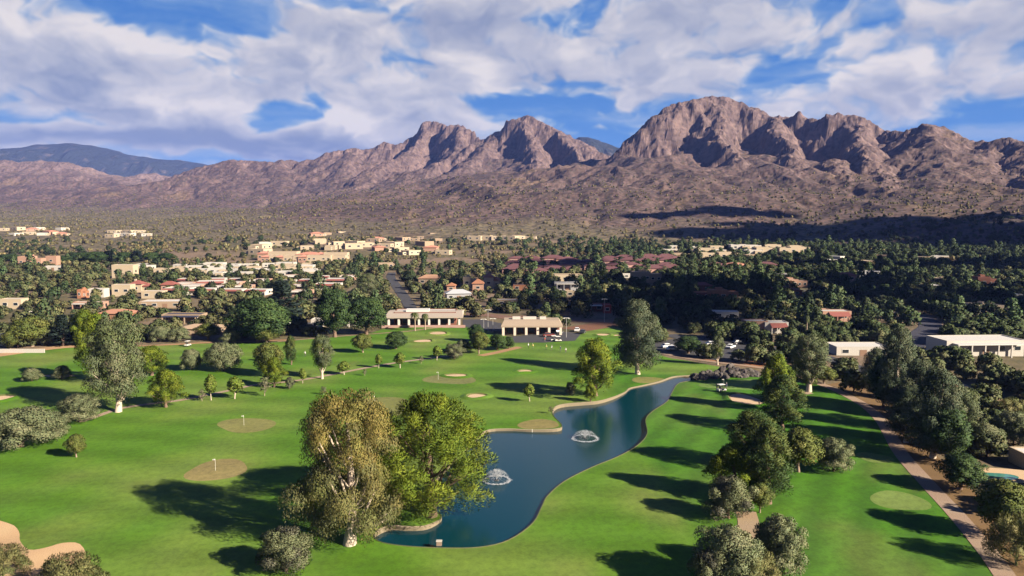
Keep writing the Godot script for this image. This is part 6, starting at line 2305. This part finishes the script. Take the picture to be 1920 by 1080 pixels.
# a small figure: one skin from rounded, tapering limbs joined with a smooth minimum, on a grid of 5 cm
func person(p: Vector2, shirt: Color, label: String):
	var o := thing("person", label, "person", on_ground(p.x, p.y, 0.03), rng.randf() * TAU)
	var bend := rng.randf_range(0.05, 0.3)
	var hip := Vector3(0, 0.95, 0)
	var chest := Vector3(0, 1.36, bend * 0.5)
	var neck := Vector3(0, 1.50, bend * 0.62)
	var head := Vector3(0, 1.66, bend * 0.75)
	var bones := [[hip, chest, 0.15, 0.17], [neck, head, 0.06, 0.09], [head, head + Vector3(0, 0.05, 0.01), 0.10, 0.095],
		[Vector3(-0.08, 0.93, 0), Vector3(-0.13, 0.5, 0.06), 0.09, 0.065], [Vector3(-0.13, 0.5, 0.06), Vector3(-0.15, 0.08, 0), 0.062, 0.045], [Vector3(-0.15, 0.05, 0), Vector3(-0.16, 0.04, 0.16), 0.045, 0.04],
		[Vector3(0.08, 0.93, 0), Vector3(0.13, 0.5, 0.06), 0.09, 0.065], [Vector3(0.13, 0.5, 0.06), Vector3(0.15, 0.08, 0), 0.062, 0.045], [Vector3(0.15, 0.05, 0), Vector3(0.16, 0.04, 0.16), 0.045, 0.04],
		[chest + Vector3(-0.18, 0.06, 0), Vector3(-0.24, 1.15, bend + 0.1), 0.06, 0.045], [Vector3(-0.24, 1.15, bend + 0.1), Vector3(-0.06, 0.98, bend + 0.28), 0.045, 0.036],
		[chest + Vector3(0.18, 0.06, 0), Vector3(0.24, 1.15, bend + 0.1), 0.06, 0.045], [Vector3(0.24, 1.15, bend + 0.1), Vector3(0.04, 1.0, bend + 0.28), 0.045, 0.036]]
	var cell := 0.045
	var nx := 17
	var ny := 42
	var nz := 19
	var lo := Vector3(-0.38, -0.03, -0.27)
	var f := PackedFloat32Array()
	f.resize(nx * ny * nz)
	for k in nz:
		for j in ny:
			for i in nx:
				var q := lo + Vector3(i, j, k) * cell
				var d := 9.0
				for b in bones:
					var ab: Vector3 = b[1] - b[0]
					var t := clampf((q - b[0]).dot(ab) / ab.length_squared(), 0.0, 1.0)
					var e: float = q.distance_to(b[0] + ab * t) - lerpf(b[2], b[3], t)
					var h := clampf(0.5 + 0.5 * (d - e) / 0.04, 0.0, 1.0)
					d = lerpf(d, e, h) - 0.04 * h * (1.0 - h)
				f[(k * ny + j) * nx + i] = d
	var mk := Maker.new()
	var at := {}
	for k in nz - 1:
		for j in ny - 1:
			for i in nx - 1:
				var sum := Vector3.ZERO
				var n := 0
				for e in [[0, 1], [0, 2], [0, 4], [1, 3], [1, 5], [2, 3], [2, 6], [4, 5], [4, 6], [3, 7], [5, 7], [6, 7]]:
					var a: Vector3 = Vector3(e[0] & 1, (e[0] >> 1) & 1, e[0] >> 2)
					var b: Vector3 = Vector3(e[1] & 1, (e[1] >> 1) & 1, e[1] >> 2)
					var fa := f[((k + int(a.z)) * ny + j + int(a.y)) * nx + i + int(a.x)]
					var fb := f[((k + int(b.z)) * ny + j + int(b.y)) * nx + i + int(b.x)]
					if (fa < 0.0) != (fb < 0.0):
						sum += a.lerp(b, fa / (fa - fb))
						n += 1
				if n:
					at[Vector3i(i, j, k)] = lo + (Vector3(i, j, k) + sum / n) * cell
	for k in range(1, nz - 1):
		for j in range(1, ny - 1):
			for i in range(1, nx - 1):
				var here := f[(k * ny + j) * nx + i] < 0.0
				for axis in 3:
					var step := Vector3i(int(axis == 0), int(axis == 1), int(axis == 2))
					var there := f[((k + step.z) * ny + j + step.y) * nx + i + step.x] < 0.0
					if here == there:
						continue
					var u := Vector3i(step.z, step.x, step.y)
					var w := Vector3i(step.y, step.z, step.x)
					var c := Vector3i(i, j, k)
					var q := [at.get(c - u - w), at.get(c - w), at.get(c), at.get(c - u)]
					if q.has(null):
						continue
					var y: float = q[0].y
					mk.tint = Color(0.28, 0.16, 0.11)
					if y < 0.09:
						mk.tint = Color(0.04, 0.04, 0.04)
					elif y < 0.96:
						mk.tint = Color(0.10, 0.095, 0.085)
					elif y < 1.5 and q[0].z < bend + 0.16:
						mk.tint = shirt
					elif y > 1.70:
						mk.tint = Color(0.4, 0.4, 0.38)
					if here:
						mk.quad(q[0], q[1], q[2], q[3])
					else:
						mk.quad(q[3], q[2], q[1], q[0])
	part("body", mk.mesh(), mats["stucco"], o)
	mk = Maker.new()
	mk.tint = Color(0.12, 0.12, 0.12)
	mk.tube([Vector3(-0.01, 1.02, bend + 0.28), Vector3(0.12, 0.03, bend + 0.75)], [0.014, 0.01], 5)
	part("golf_club", mk.mesh(), mats["paint"], o)
